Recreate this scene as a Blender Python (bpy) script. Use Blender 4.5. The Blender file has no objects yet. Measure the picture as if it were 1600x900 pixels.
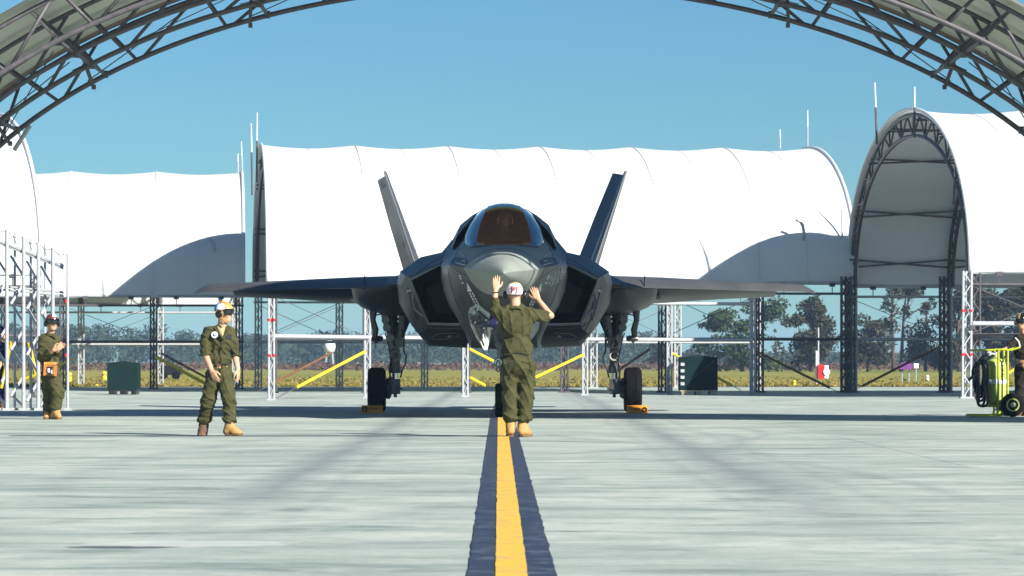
import bpy, bmesh, math, random
import numpy as np
from mathutils import Vector, Matrix, noise
from mathutils.bvhtree import BVHTree
random.seed(7); np.random.seed(7)
S = bpy.context.scene
COL = S.collection
F = 5454.0; HC = 0.88; HY = 565.0; CXP = 800.0
# ------------------------------------------------------------------ camera, sky, sun, exposure
cd = bpy.data.cameras.new('camera'); cam = bpy.data.objects.new('camera', cd); COL.objects.link(cam)
cam.location = (0, 0, HC); cam.rotation_euler = (math.pi/2, 0, 0)
cd.sensor_width = 36; cd.lens = 36*F/1600; cd.shift_y = (HY-450)/1600
cd.clip_start = 0.5; cd.clip_end = 9000
cd.dof.use_dof = True; cd.dof.focus_distance = 50.0; cd.dof.aperture_fstop = 13.0
S.camera = cam
SUN = Vector((0.98, -1.0, 0.84)).normalized()      # towards the sun: behind the camera, to the right
elev = math.asin(SUN.z); rot = math.atan2(SUN.x, SUN.y)
W = bpy.data.worlds.new('World'); S.world = W; W.use_nodes = True
nt = W.node_tree; nt.nodes.clear()
out = nt.nodes.new('ShaderNodeOutputWorld'); bg = nt.nodes.new('ShaderNodeBackground')
sky = nt.nodes.new('ShaderNodeTexSky'); sky.sky_type = 'NISHITA'; sky.sun_disc = False
sky.sun_elevation = elev; sky.sun_rotation = rot; sky.air_density = 1.0; sky.dust_density = 0.0; sky.ozone_density = 2.0
tint = nt.nodes.new('ShaderNodeMix'); tint.data_type = 'RGBA'; tint.blend_type = 'MULTIPLY'
tint.inputs[0].default_value = 1.0
tint.inputs[7].default_value = (0.365, 0.665, 0.89, 1)
nt.links.new(sky.outputs[0], tint.inputs[6]); nt.links.new(tint.outputs[2], bg.inputs[0])
bg.inputs[1].default_value = 0.052
nt.links.new(bg.outputs[0], out.inputs[0])
sl = bpy.data.lights.new('sun', 'SUN'); sl.energy = 5.0; sl.angle = math.radians(0.5); sl.color = (1.0, 0.965, 0.90)
so = bpy.data.objects.new('sun', sl); COL.objects.link(so)
so.rotation_euler = (-SUN).to_track_quat('-Z', 'Y').to_euler(); so.location = (20, -30, 40)
S.view_settings.view_transform = 'Standard'; S.view_settings.look = 'None'
S.view_settings.exposure = 0.97; S.view_settings.gamma = 1.0
S.render.engine = 'CYCLES'
S.cycles.max_bounces = 6; S.cycles.transparent_max_bounces = 12

# ------------------------------------------------------------------ helpers
def px(x, y, d):
    return Vector(((x-CXP)*d/F, d, HC+(HY-y)*d/F))
def gd(y): return F*HC/(y-HY)                        # ground depth seen at image row y

class MB:
    def __init__(s): s.v = []; s.f = []; s.m = []
    def add(s, vs, fs, m=0):
        b = len(s.v); s.v += [tuple(v) for v in vs]
        s.f += [tuple(i+b for i in f) for f in fs]; s.m += [m]*len(fs)
    def box(s, c, size, R=None, m=0):
        c = Vector(c); hx, hy, hz = [a/2 for a in size]
        vs = [Vector((x*hx, y*hy, z*hz)) for x in (-1, 1) for y in (-1, 1) for z in (-1, 1)]
        if R is not None: vs = [R @ v for v in vs]
        s.add([c+v for v in vs], [(0,1,3,2),(4,6,7,5),(0,4,5,1),(2,3,7,6),(0,2,6,4),(1,5,7,3)], m)
    def tube(s, a, b, r, r1=None, n=6, m=0, cap=True):
        s.path([a, b], [r, r if r1 is None else r1], n, m, cap)
    def path(s, pts, rs, n=6, m=0, cap=True, closed=False):
        pts = [Vector(p) for p in pts]
        if not hasattr(rs, '__len__'): rs = [rs]*len(pts)
        vs = []; L = len(pts); up = None
        for i, p in enumerate(pts):
            if closed: t = pts[(i+1) % L]-pts[i-1]
            else: t = pts[min(i+1, L-1)]-pts[max(i-1, 0)]
            if t.length < 1e-9: t = Vector((0,0,1))
            t.normalize()
            if up is None:
                up = Vector((0,0,1)) if abs(t.z) < .9 else Vector((1,0,0))
            x = t.cross(up)
            if x.length < 1e-5: x = t.orthogonal()
            x.normalize(); y = x.cross(t).normalized(); up = y
            for k in range(n):
                a = 2*math.pi*(k+.5)/n
                vs.append(p+(x*math.cos(a)+y*math.sin(a))*rs[i])
        fs = []
        for i in range(L if closed else L-1):
            j = (i+1) % L
            for k in range(n):
                fs.append((i*n+k, i*n+(k+1) % n, j*n+(k+1) % n, j*n+k))
        if cap and not closed:
            fs.append(tuple(range(n))[::-1]); fs.append(tuple((L-1)*n+k for k in range(n)))
        s.add(vs, fs, m)
    def lathe(s, c, ax, prof, n=20, m=0):            # prof: (radius, along axis)
        c = Vector(c); ax = Vector(ax).normalized(); x = ax.orthogonal().normalized(); y = ax.cross(x)
        vs = []; 
        for r, h in prof:
            for k in range(n):
                a = 2*math.pi*k/n; vs.append(c+ax*h+(x*math.cos(a)+y*math.sin(a))*r)
        fs = [(i*n+k, i*n+(k+1) % n, (i+1)*n+(k+1) % n, (i+1)*n+k) for i in range(len(prof)-1) for k in range(n)]
        fs.append(tuple(range(n))[::-1]); fs.append(tuple((len(prof)-1)*n+k for k in range(n)))
        s.add(vs, fs, m)
    def prism(s, poly, dvec, m=0):                   # flat polygon swept along dvec
        n = len(poly); d = Vector(dvec); a = [Vector(p) for p in poly]
        s.add(a+[p+d for p in a], [tuple(range(n))[::-1], tuple(range(n, 2*n))]+[(i, (i+1) % n, n+(i+1) % n, n+i) for i in range(n)], m)
    def loft(s, rings, m=0, closed=False, cap0=False, cap1=False):
        n = len(rings[0]); vs = [p for r in rings for p in r]; fs = []
        for i in range(len(rings)-1):
            for k in range(n if closed else n-1):
                fs.append((i*n+k, i*n+(k+1) % n, (i+1)*n+(k+1) % n, (i+1)*n+k))
        if cap0: fs.append(tuple(range(n))[::-1])
        if cap1: fs.append(tuple((len(rings)-1)*n+k for k in range(n)))
        s.add(vs, fs, m)
    def build(s, name, mats, parent=None, smooth=False, origin=None, sharp=None, label=None, fix=False):
        o0 = Vector(origin) if origin is not None else (Vector(parent['o']) if parent is not None and 'o' in parent else Vector((0,0,0)))
        me = bpy.data.meshes.new(name)
        me.from_pydata([(v[0]-o0.x, v[1]-o0.y, v[2]-o0.z) for v in s.v], [], s.f)
        for mt in (mats if isinstance(mats, (list, tuple)) else [mats]): me.materials.append(mt)
        if any(s.m): me.polygons.foreach_set('material_index', s.m)
        if fix:
            bm = bmesh.new(); bm.from_mesh(me); bmesh.ops.remove_doubles(bm, verts=bm.verts, dist=1e-5)
            bmesh.ops.recalc_face_normals(bm, faces=bm.faces); bm.to_mesh(me); bm.free()
        if smooth:
            me.polygons.foreach_set('use_smooth', [True]*len(me.polygons))
            if sharp: me.set_sharp_from_angle(angle=math.radians(sharp))
        me.update()
        o = bpy.data.objects.new(name, me); COL.objects.link(o)
        if parent is not None:
            o.parent = parent; o['o'] = list(parent['o']) if 'o' in parent else [0,0,0]
        elif origin is not None: o.location = o0; o['o'] = list(o0)
        else: o['o'] = [0,0,0]
        if label: o['label'] = label
        return o

def thing(name, loc, label, cat, group=None, kind=None):
    o = bpy.data.objects.new(name, None); COL.objects.link(o); o.location = loc; o['o'] = list(loc)
    o.empty_display_size = .3
    if label: o['label'] = label
    if cat: o['category'] = cat
    if group: o['group'] = group
    if kind: o['kind'] = kind
    return o
def tag(o, label=None, cat=None, group=None, kind=None):
    if label: o['label'] = label
    if cat: o['category'] = cat
    if group: o['group'] = group
    if kind: o['kind'] = kind
    return o
def copy_part(o, parent, delta=(0,0,0)):
    c = o.copy(); COL.objects.link(c); c.parent = parent
    c.location = Vector(o.location)+Vector(delta)
    return c

# ------------------------------------------------------------------ materials
MATS = {}
def mat(name, col, rough=.6, metal=0, var=.0, scale=8., bump=0., bscale=40., col2=None, coat=0, spec=.5, emit=None, stretch=None, transl=0):
    if name in MATS: return MATS[name]
    m = bpy.data.materials.new(name); m.use_nodes = True; n = m.node_tree.nodes; l = m.node_tree.links
    b = n['Principled BSDF']; b.inputs['Base Color'].default_value = (*col, 1); b.inputs['Roughness'].default_value = rough
    b.inputs['Metallic'].default_value = metal; b.inputs['Coat Weight'].default_value = coat
    b.inputs['Specular IOR Level'].default_value = spec
    if var or col2 or bump:
        tc = n.new('ShaderNodeTexCoord'); src = tc.outputs['Object']
        if stretch:
            mp = n.new('ShaderNodeMapping'); mp.inputs['Scale'].default_value = stretch; l.new(src, mp.inputs[0]); src = mp.outputs[0]
    if var or col2:
        no = n.new('ShaderNodeTexNoise'); no.inputs['Scale'].default_value = scale; no.inputs['Detail'].default_value = 6; no.inputs['Roughness'].default_value = .65
        l.new(src, no.inputs[0])
        r = n.new('ShaderNodeValToRGB'); l.new(no.outputs[0], r.inputs[0])
        c2 = col2 or col
        r.color_ramp.elements[0].position = .3; r.color_ramp.elements[1].position = .7
        r.color_ramp.elements[0].color = (*[max(0, c*(1-var)) for c in col], 1)
        r.color_ramp.elements[1].color = (*[c*(1+var) for c in c2], 1)
        l.new(r.outputs[0], b.inputs['Base Color'])
        rr = n.new('ShaderNodeMapRange'); rr.inputs[3].default_value = max(.03, rough-.12); rr.inputs[4].default_value = min(1, rough+.12)
        l.new(no.outputs[0], rr.inputs[0]); l.new(rr.outputs[0], b.inputs['Roughness'])
    if bump:
        nb = n.new('ShaderNodeTexNoise'); nb.inputs['Scale'].default_value = bscale; nb.inputs['Detail'].default_value = 4
        l.new(src, nb.inputs[0])
        bp = n.new('ShaderNodeBump'); bp.inputs['Strength'].default_value = bump; bp.inputs['Distance'].default_value = .02
        l.new(nb.outputs[0], bp.inputs['Height']); l.new(bp.outputs[0], b.inputs['Normal'])
    if emit:
        b.inputs['Emission Color'].default_value = (*col, 1); b.inputs['Emission Strength'].default_value = emit
    if transl:
        o = n['Material Output']; t = n.new('ShaderNodeBsdfTranslucent'); t.inputs[0].default_value = (*col, 1)
        mx = n.new('ShaderNodeMixShader'); mx.inputs[0].default_value = transl
        l.new(b.outputs[0], mx.inputs[1]); l.new(t.outputs[0], mx.inputs[2]); l.new(mx.outputs[0], o.inputs[0])
        if var:
            l.new(r.outputs[0], t.inputs[0])
    MATS[name] = m; return m

M_white_fabric = mat('white_shelter_fabric', (.80,.81,.80), .6, var=.05, scale=.6, bump=.12, bscale=2.5, transl=.24)
M_shade_fabric = mat('shaded_shelter_fabric', (.60,.61,.53), .7, var=.10, scale=.8, bump=.12, bscale=2.5, transl=.22)  # same white fabric, with the shade of the underside put into its colour
M_hem_shade = mat('shaded_fabric_hem', (.22,.17,.14), .8, var=.12, scale=3)
M_steel = mat('galvanised_steel', (.40,.41,.42), .45, metal=.0, var=.15, scale=14, spec=.6)
M_dark_steel = mat('dark_or_shaded_steel', (.085,.075,.082), .55, metal=.0, var=.3, scale=10)
M_jet = mat('jet_grey_coating', (.072,.073,.070), .42, var=.28, scale=1.6, bump=.04, bscale=5, col2=(.066,.066,.064), spec=.32)
M_jet2 = mat('jet_radome_coating', (.25,.27,.24), .48, var=.12, scale=2.5, spec=.5)
M_jet3 = mat('jet_edge_coating', (.24,.24,.24), .4, var=.12, scale=5)
M_duct = mat('intake_duct_shade', (.016,.018,.026), .35, var=.2, scale=3)  # shade inside the duct is put into this dark colour
M_black = mat('black_rubber', (.006,.006,.007), .8, var=.3, scale=12, spec=.1)
M_blackp = mat('black_plastic', (.012,.012,.013), .35, var=.2, scale=20)
M_gear = mat('landing_gear_metal', (.10,.095,.09), .38, metal=.6, var=.3, scale=18)
M_gearw = mat('landing_gear_white_paint', (.30,.30,.27), .45, var=.25, scale=12)
M_chrome = mat('polished_oleo_steel', (.6,.6,.6), .15, metal=1)
M_mark = mat('pale_grey_stencil', (.66,.67,.66), .6, var=.15, scale=20)
M_seam = mat('pale_tape_and_edge_highlight', (.20,.21,.22), .5, var=.1, scale=10)
M_yellow = mat('yellow_guard_plastic', (.75,.55,.02), .5, var=.12, scale=10)
M_brownguard = mat('rusty_brown_guard', (.20,.09,.04), .65, var=.25, scale=10)
M_orange = mat('orange_chock_paint', (.75,.26,.015), .55, var=.2, scale=12)
M_olive = mat('olive_flight_cloth', (.054,.052,.019), .85, var=.22, scale=10, bump=.35, bscale=60, col2=(.060,.058,.022), spec=.2)
M_olived = mat('dark_olive_stitching', (.030,.032,.014), .85)
M_navy = mat('navy_cloth', (.012,.014,.055), .85, var=.2, scale=9, spec=.2)
M_darkcloth = mat('dark_brown_work_cloth', (.022,.018,.012), .85, var=.3, scale=9, bump=.3, bscale=60, spec=.2)
M_skin = mat('skin', (.56,.31,.19), .5, var=.08, scale=14)
M_boot = mat('tan_suede_boot', (.42,.23,.075), .8, var=.25, scale=16, bump=.2, bscale=70)
M_bootd = mat('dark_or_shaded_boot', (.10,.05,.03), .75, var=.25, scale=16)
M_sole = mat('boot_sole_rubber', (.16,.085,.035), .8)
M_shirt = mat('tan_undershirt', (.42,.33,.16), .9)
M_hair = mat('short_brown_hair', (.10,.045,.018), .7, var=.3, scale=60)
M_helm_or = mat('orange_helmet_shell', (.75,.28,.03), .4, var=.3, scale=14, col2=(.62,.30,.07))
M_helm_wh = mat('white_helmet_panel', (.80,.80,.82), .45)
M_helm_bl = mat('blue_helmet_panel', (.10,.22,.55), .45)
M_helm_red = mat('dark_red_helmet_shell', (.14,.022,.02), .4, var=.4, scale=14)
M_helm_tan = mat('tan_helmet_shell', (.62,.38,.10), .45, var=.25, scale=14)
M_red = mat('red_letter_paint', (.42,.012,.03), .5)
M_redtape = mat('red_tape', (.55,.012,.02), .5)
M_lens = mat('black_goggle_lens', (.008,.008,.010), .08, coat=.6)
M_patchb = mat('blue_patch_thread', (.10,.17,.50), .8)
M_patchw = mat('white_patch_thread', (.80,.80,.82), .8)
M_pouch = mat('orange_tan_leather', (.42,.15,.030), .6, var=.3, scale=18)
M_green = mat('dark_green_cover', (.004,.018,.017), .85, var=.25, scale=3, bump=.3, bscale=6, spec=.15)
M_lime = mat('lime_yellow_paint', (.40,.46,.11), .35, var=.1, scale=8)
M_limed = mat('lime_yellow_cart_frame', (.42,.46,.02), .4)
M_band = mat('pale_grey_band', (.62,.66,.75), .4)
M_doorw = mat('nose_door_pale_paint', (.60,.63,.56), .45, var=.2, scale=14)
M_gold = mat('gold_coated_frame', (.45,.40,.10), .4)
M_seamgrey = mat('welded_fabric_seam', (.60,.62,.64), .7)
M_bark = mat('tree_bark', (.085,.062,.048), .9, var=.3, scale=5)
M_wood_pale = mat('wooden_pallet', (.45,.36,.22), .8, var=.2, scale=9)
M_whitep = mat('white_paint', (.8,.8,.8), .5)
M_purple = mat('purple_paint', (.16,.04,.22), .5)
M_bluep = mat('pale_blue_paint', (.25,.45,.60), .5)
M_cloth_brown = mat('pilot_brown_gear', (.15,.07,.05), .7, var=.2, scale=20)

def leaf_mat(name, a, b):
    m = bpy.data.materials.new(name); m.use_nodes = True; n = m.node_tree.nodes; l = m.node_tree.links
    p = n['Principled BSDF']; p.inputs['Roughness'].default_value = .7; p.inputs['Specular IOR Level'].default_value = .2
    g = n.new('ShaderNodeNewGeometry'); r = n.new('ShaderNodeValToRGB')
    l.new(g.outputs['Random Per Island'], r.inputs[0])
    r.color_ramp.elements[0].color = (*a, 1); r.color_ramp.elements[1].color = (*b, 1)
    l.new(r.outputs[0], p.inputs['Base Color'])
    return m
L_pine = leaf_mat('pine_needles', (.020,.040,.014), (.055,.080,.026))
L_autumn = leaf_mat('autumn_leaves', (.018,.034,.018), (.066,.052,.026))
L_dark = leaf_mat('dark_leaves', (.014,.022,.013), (.055,.045,.024))
L_far = leaf_mat('far_wood_leaves', (.020,.038,.022), (.050,.070,.035))
L_brush = leaf_mat('reddish_brush', (.075,.040,.030), (.12,.07,.045))
L_grass = leaf_mat('dry_grass_blades', (.14,.13,.032), (.24,.175,.05))

# concrete
def concrete_mat():
    m = bpy.data.materials.new('worn_pale_concrete'); m.use_nodes = True; n = m.node_tree.nodes; l = m.node_tree.links
    b = n['Principled BSDF']; b.inputs['Roughness'].default_value = .75; b.inputs['Specular IOR Level'].default_value = .35
    g = n.new('ShaderNodeNewGeometry'); pos = g.outputs['Position']
    def N(scale, detail=8, rough=.62, st=(1,1,1), dist=0):
        mp = n.new('ShaderNodeMapping'); mp.inputs['Scale'].default_value = st; l.new(pos, mp.inputs[0])
        t = n.new('ShaderNodeTexNoise'); t.inputs['Scale'].default_value = scale; t.inputs['Detail'].default_value = detail
        t.inputs['Roughness'].default_value = rough; t.inputs['Distortion'].default_value = dist
        l.new(mp.outputs[0], t.inputs[0]); return t.outputs[0]
    def ramp(v, pts):
        r = n.new('ShaderNodeValToRGB'); e = r.color_ramp.elements
        e[0].position, e[0].color = pts[0][0], (*pts[0][1], 1); e[1].position, e[1].color = pts[-1][0], (*pts[-1][1], 1)
        for p, c in pts[1:-1]:
            q = e.new(p); q.color = (*c, 1)
        l.new(v, r.inputs[0]); return r.outputs[0]
    def mul(a, bb, f=1.0):
        x = n.new('ShaderNodeMix'); x.data_type = 'RGBA'; x.blend_type = 'MULTIPLY'; x.inputs[0].default_value = f
        l.new(a, x.inputs[6]); l.new(bb, x.inputs[7]); return x.outputs[2]
    base = ramp(N(.35, 9, .7), [(.3, (.275,.315,.285)), (.5, (.385,.42,.38)), (.7, (.49,.515,.46))])
    sw = ramp(N(1.3, 8, .72, (.45, 1.0, 1), .8), [(.36, (.52,.60,.59)), (.47, (.88,.92,.90)), (.60, (1.12,1.12,1.08))])   # long drag streaks
    base = mul(base, sw, .95)
    sw2 = ramp(N(4.0, 6, .7, (.35, 1.0, 1), .5), [(.32, (.55,.62,.62)), (.43, (1,1,1)), (.7, (1.03,1.03,1.0))])
    base = mul(base, sw2, .8)
    grit = ramp(N(55, 5, .75), [(.3, (.70,.72,.72)), (.48, (1,1,1)), (.75, (1.08,1.07,1.05))]); base = mul(base, grit, .7)
    fine = ramp(N(14, 6, .7), [(.25, (.72,.76,.74)), (.5, (1,1,1)), (.8, (1.06,1.05,1.02))])
    base = mul(base, fine, .9)
    # tyre marks: arcs of rubber; distance to circles in plan
    sx = n.new('ShaderNodeSeparateXYZ'); l.new(pos, sx.inputs[0])
    def math_(op, a, c=None, c2=None):
        k = n.new('ShaderNodeMath'); k.operation = op
        for i, q in enumerate((a, c, c2)):
            if q is None: continue
            if isinstance(q, (int, float)): k.inputs[i].default_value = q
            else: l.new(q, k.inputs[i])
        return k.outputs[0]
    wob = math_('MULTIPLY', math_('SUBTRACT', N(.5, 3), .5), .5)
    def arc(cx, cy, R, w, y0, y1, strength):
        dx = math_('SUBTRACT', math_('ADD', sx.outputs[0], wob), cx); dy = math_('SUBTRACT', sx.outputs[1], cy)
        dd = math_('SQRT', math_('ADD', math_('MULTIPLY', dx, dx), math_('MULTIPLY', dy, dy)))
        e = math_('ABSOLUTE', math_('SUBTRACT', dd, R))
        a = math_('SUBTRACT', 1.0, math_('DIVIDE', e, w)); a = math_('MAXIMUM', a, 0.0)
        mr = n.new('ShaderNodeMapRange'); mr.inputs[1].default_value = y0; mr.inputs[2].default_value = y0+4; l.new(sx.outputs[1], mr.inputs[0])
        mr2 = n.new('ShaderNodeMapRange'); mr2.inputs[1].default_value = y1-5; mr2.inputs[2].default_value = y1
        mr2.inputs[3].default_value = 1; mr2.inputs[4].default_value = 0; l.new(sx.outputs[1], mr2.inputs[0])
        a = math_('MULTIPLY', math_('MULTIPLY', a, mr.outputs[0]), mr2.outputs[0])
        nz = math_('ADD', math_('MULTIPLY', N(2.2, 6, .7, (1, .35, 1)), 1.2), .15)
        return math_('MULTIPLY', math_('MULTIPLY', a, nz), strength)
    tot = None
    for q in ((-58, 32, 60.1, .34, 24, 47, .25), (-22, 40, 24.6, .18, 30, 50, .55), (-20, 44, 23.1, .14, 30, 50, .5), (-90, 20, 93.0, .16, 20, 46, .45), (70, 30, 73.4, .25, 22, 48, .30),
              (-40, 30, 40.55, .2, 13, 30, .35)):
        a = arc(*q); tot = a if tot is None else math_('MAXIMUM', tot, a)
    for x0, w, st in ((-1.66, .34, .95), (-1.25, .12, .4), (1.80, .38, .95), (1.42, .14, .4), (2.35, .12, .35)):
        e = math_('ABSOLUTE', math_('SUBTRACT', math_('ADD', sx.outputs[0], math_('MULTIPLY', wob, .5)), x0)); a = math_('MAXIMUM', math_('SUBTRACT', 1.0, math_('DIVIDE', e, w)), 0.0)
        mr = n.new('ShaderNodeMapRange'); mr.inputs[1].default_value = 15; mr.inputs[2].default_value = 26; l.new(sx.outputs[1], mr.inputs[0])
        a = math_('MULTIPLY', a, mr.outputs[0]); nz = math_('ADD', math_('MULTIPLY', N(1.7, 6, .7, (1.5, .5, 1)), 1.5), -.05)
        tot = math_('MAXIMUM', tot, math_('MULTIPLY', math_('MULTIPLY', a, nz), st))
    x = n.new('ShaderNodeMix'); x.data_type = 'RGBA'; l.new(math_('MINIMUM', tot, .75), x.inputs[0]); l.new(base, x.inputs[6])
    x.inputs[7].default_value = (.17,.195,.195, 1); base = x.outputs[2]
    # oil stain near the left foreground
    def blot(cx, cy, rx, ry, col, s):
        global _c
        dx = math_('DIVIDE', math_('SUBTRACT', sx.outputs[0], cx), rx); dy = math_('DIVIDE', math_('SUBTRACT', sx.outputs[1], cy), ry)
        q = math_('SUBTRACT', 1.0, math_('ADD', math_('MULTIPLY', dx, dx), math_('MULTIPLY', dy, dy)))
        q = math_('ADD', q, math_('MULTIPLY', math_('SUBTRACT', N(6, 5), .5), 1.6))
        mr = n.new('ShaderNodeMapRange'); mr.inputs[1].default_value = 0; mr.inputs[2].default_value = .35; mr.inputs[4].default_value = s; l.new(q, mr.inputs[0])
        k = n.new('ShaderNodeMix'); k.data_type = 'RGBA'; l.new(mr.outputs[0], k.inputs[0]); l.new(_c, k.inputs[6]); k.inputs[7].default_value = (*col, 1)
        _c = k.outputs[2]
    global _c; _c = base
    blot(-1.86, 16.55, .27, .14, (.07,.085,.09), .9)
    blot(-1.86, 17.9, .12, .12, (.20,.22,.22), .8)
    blot(-1.55, 16.9, .55, .3, (.56,.58,.54), .5)
    blot(-.55, 17.0, .25, .08, (.24,.27,.27), .7)
    l.new(_c, b.inputs['Base Color'])
    bp = n.new('ShaderNodeBump'); bp.inputs['Strength'].default_value = .25; bp.inputs['Distance'].default_value = .01
    l.new(N(30, 4), bp.inputs['Height']); l.new(bp.outputs[0], b.inputs['Normal'])
    return m
M_conc = concrete_mat()
def ground_mat(name, cols, scale):
    m = bpy.data.materials.new(name); m.use_nodes = True; n = m.node_tree.nodes; l = m.node_tree.links
    b = n['Principled BSDF']; b.inputs['Roughness'].default_value = .95; b.inputs['Specular IOR Level'].default_value = .1
    g = n.new('ShaderNodeNewGeometry'); t = n.new('ShaderNodeTexNoise'); t.inputs['Scale'].default_value = scale; t.inputs['Detail'].default_value = 9
    l.new(g.outputs['Position'], t.inputs[0]); r = n.new('ShaderNodeValToRGB'); l.new(t.outputs[0], r.inputs[0])
    r.color_ramp.elements[0].position = .35; r.color_ramp.elements[1].position = .65
    r.color_ramp.elements[0].color = (*cols[0], 1); r.color_ramp.elements[1].color = (*cols[1], 1); l.new(r.outputs[0], b.inputs['Base Color'])
    return m
M_grass = ground_mat('dry_grass_ground', ((.17,.19,.035), (.30,.25,.06)), .05)
M_earth = ground_mat('dark_joint_filler', ((.05,.055,.055), (.08,.085,.08)), 2)
def paint_mat(name, c, chip):
    m = bpy.data.materials.new(name); m.use_nodes = True; n = m.node_tree.nodes; l = m.node_tree.links
    b = n['Principled BSDF']; b.inputs['Roughness'].default_value = .65
    g = n.new('ShaderNodeNewGeometry'); t = n.new('ShaderNodeTexNoise'); t.inputs['Scale'].default_value = 5; t.inputs['Detail'].default_value = 8; t.inputs['Roughness'].default_value = .75
    l.new(g.outputs['Position'], t.inputs[0]); r = n.new('ShaderNodeValToRGB'); l.new(t.outputs[0], r.inputs[0])
    e = r.color_ramp.elements; e[0].position = .36; e[0].color = (*chip, 1); e[1].position = .5; e[1].color = (*c, 1)
    q = e.new(.72); q.color = (*[v*1.2 for v in c], 1)
    l.new(r.outputs[0], b.inputs['Base Color']); return m
M_lineY = paint_mat('yellow_road_paint', (.74,.44,.04), (.50,.36,.14))
M_lineB = paint_mat('dark_road_paint', (.020,.030,.058), (.09,.11,.14))

# ------------------------------------------------------------------ ground
g = MB(); g.add([(-1500,-100,-.1),(1500,-100,-.1),(1500,2500,-.1),(-1500,2500,-.1)], [(0,1,2,3)])
tag(g.build('ground', M_earth), kind='structure')
g = MB()
xs = np.linspace(-300, 300, 61); 
edge = [(x, 121.5+1.2*noise.noise((x*.12, 3, 0))+.5*noise.noise((x*.6, 1, 0))) for x in xs]
vs = [(x, y, .012) for x, y in edge]+[(x*4.9, 2490, .012) for x in xs]
n_ = len(xs); g.add(vs, [(i, i+1, n_+i+1, n_+i) for i in range(n_-1)])
tag(g.build('grass_field', M_grass), kind='structure')
# dry grass blades along the field's near part
g = MB(); rr = np.random.RandomState(3)
for i in range(16000):
    y = 121.8+ (rr.rand()**2.2)*75; x = (rr.rand()-.5)*2*(y*.165)
    h = .04+.10*rr.rand()*rr.rand()+.07*max(0, noise.noise((x*.4, y*.25, 2))); w = .025+.05*rr.rand()
    a = rr.rand()*3.14; c, s_ = math.cos(a)*w, math.sin(a)*w; lean = (rr.rand()-.5)*.2
    g.add([(x-c, y-s_, .01), (x+c, y+s_, .01), (x+lean, y+lean*.3, h)], [(0,1,2)])
tag(g.build('grass', L_grass), 'dry golden grass growing along the edge of the concrete apron', kind='stuff')
# apron of concrete slabs
ap = thing('apron', (0,0,0), None, None, kind='structure')
SW, SD = 7.62, 6.1
def slab_mesh(w, d, gap=.006):
    g = MB(); x0, x1, y0, y1 = gap/2, w-gap/2, gap/2, d-gap/2; b = .0006
    g.add([(x0+b,y0+b,0),(x1-b,y0+b,0),(x1-b,y1-b,0),(x0+b,y1-b,0),(x0,y0,-.0006),(x1,y0,-.0006),(x1,y1,-.0006),(x0,y1,-.0006),
           (x0,y0,-.08),(x1,y0,-.08),(x1,y1,-.08),(x0,y1,-.08)],
          [(0,1,2,3),(4,5,1,0),(5,6,2,1),(6,7,3,2),(7,4,0,3),(8,9,5,4),(9,10,6,5),(10,11,7,6),(11,8,4,7)])
    return g
sm = slab_mesh(SW, SD)
proto = sm.build('concrete_slab', M_conc, ap)
first = True
for j in range(20):
    for i in range(-5, 4):
        o = proto if first else copy_part(proto, ap)
        first = False
        o.location = ((i+.5)*SW, 4.8+j*SD-.0, 0.0005*math.sin(i*3.1+j*1.7))
# crack sealant strip across the slabs
g = MB(); y0 = gd(681.2)
pts = []
for k in range(80):
    x = -5.95+k*(5.75/79); yy = y0-.12*(k/79)+.03*noise.noise((x*3, 0, 0)); w = .11+.09*abs(noise.noise((x*2, 5, 0)))
    pts.append(((x, yy-w, .0065), (x, yy+w, .0065)))
for k in range(79):
    a, b = pts[k]; c, d = pts[k+1]; g.add([a, c, d, b], [(0,1,2,3)])
tag(g.build('joint_sealant', M_blackp), kind='structure')
# taxi line
def cline(y): return -0.0 - .10*(y-14)/26.0 if y < 60 else -.17
def strip(name, off0, off1, z, m, seed, amp, y1=118):
    g = MB(); ys = []; y = 6.0
    while y < y1: ys.append(y); y *= 1.012
    A = []
    for y in ys:
        c = cline(y)
        A.append(((c+off0+amp*noise.noise((y*1.7, seed, 0))+amp*.6*noise.noise((y*6, seed, 3)), y, z), (c+off1+amp*noise.noise((y*1.7, seed, 9))+amp*.6*noise.noise((y*6, seed, 12)), y, z)))
    for k in range(len(A)-1): g.add([A[k][0], A[k][1], A[k+1][1], A[k+1][0]], [(0,1,2,3)])
    return tag(g.build(name, m), kind='structure')
strip('taxi_line_border', -.182, -.069, .0055, M_lineB, 1, .011)
strip('taxi_line_border', .057, .185, .0055, M_lineB, 2, .011)
strip('taxi_line', -.066, .066, .009, M_lineY, 3, .005)

# ------------------------------------------------------------------ far fabric shelters
def lattice_post(name, base, top, ax, w, m, parent, n=None, r=.026, red=()):
    """three tubes laced with zigzag bars; a part with a tape band each where seen"""
    base = Vector(base); top = Vector(top); ax = Vector(ax).normalized(); dv = Vector((-ax.y, ax.x, 0))*.5
    g = MB(); H = (top-base).length
    ch = [ax*(-w/2), ax*(w/2), dv*w]
    for c in ch: g.tube(base+c, top+c, r, n=6)
    n = n or max(4, int(H/.28)); p = Vector((0,0,1))
    for k in range(n):
        a = base+(top-base)*(k/n); b = base+(top-base)*((k+1)/n)
        for i in range(3):
            c0, c1 = ch[i], ch[(i+1) % 3]
            if k % 2: c0, c1 = c1, c0
            g.tube(a+c0, b+c1, r*.55, n=4, cap=False)
    g.box(base+Vector((0,0,.02)), (w*1.6, w*1.6, .04))
    o = g.build(name, m, parent)
    for z in red:
        t = MB()
        for c in ch: t.tube(base+c+Vector((0,0,z-.03)), base+c+Vector((0,0,z+.03)), r*1.35, n=8)
        t.build('red_tape_band', M_redtape, o)
    return o

def ell(u_ang, B, rise): return B*math.cos(u_ang), rise*max(0, math.sin(u_ang))**.92

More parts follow.
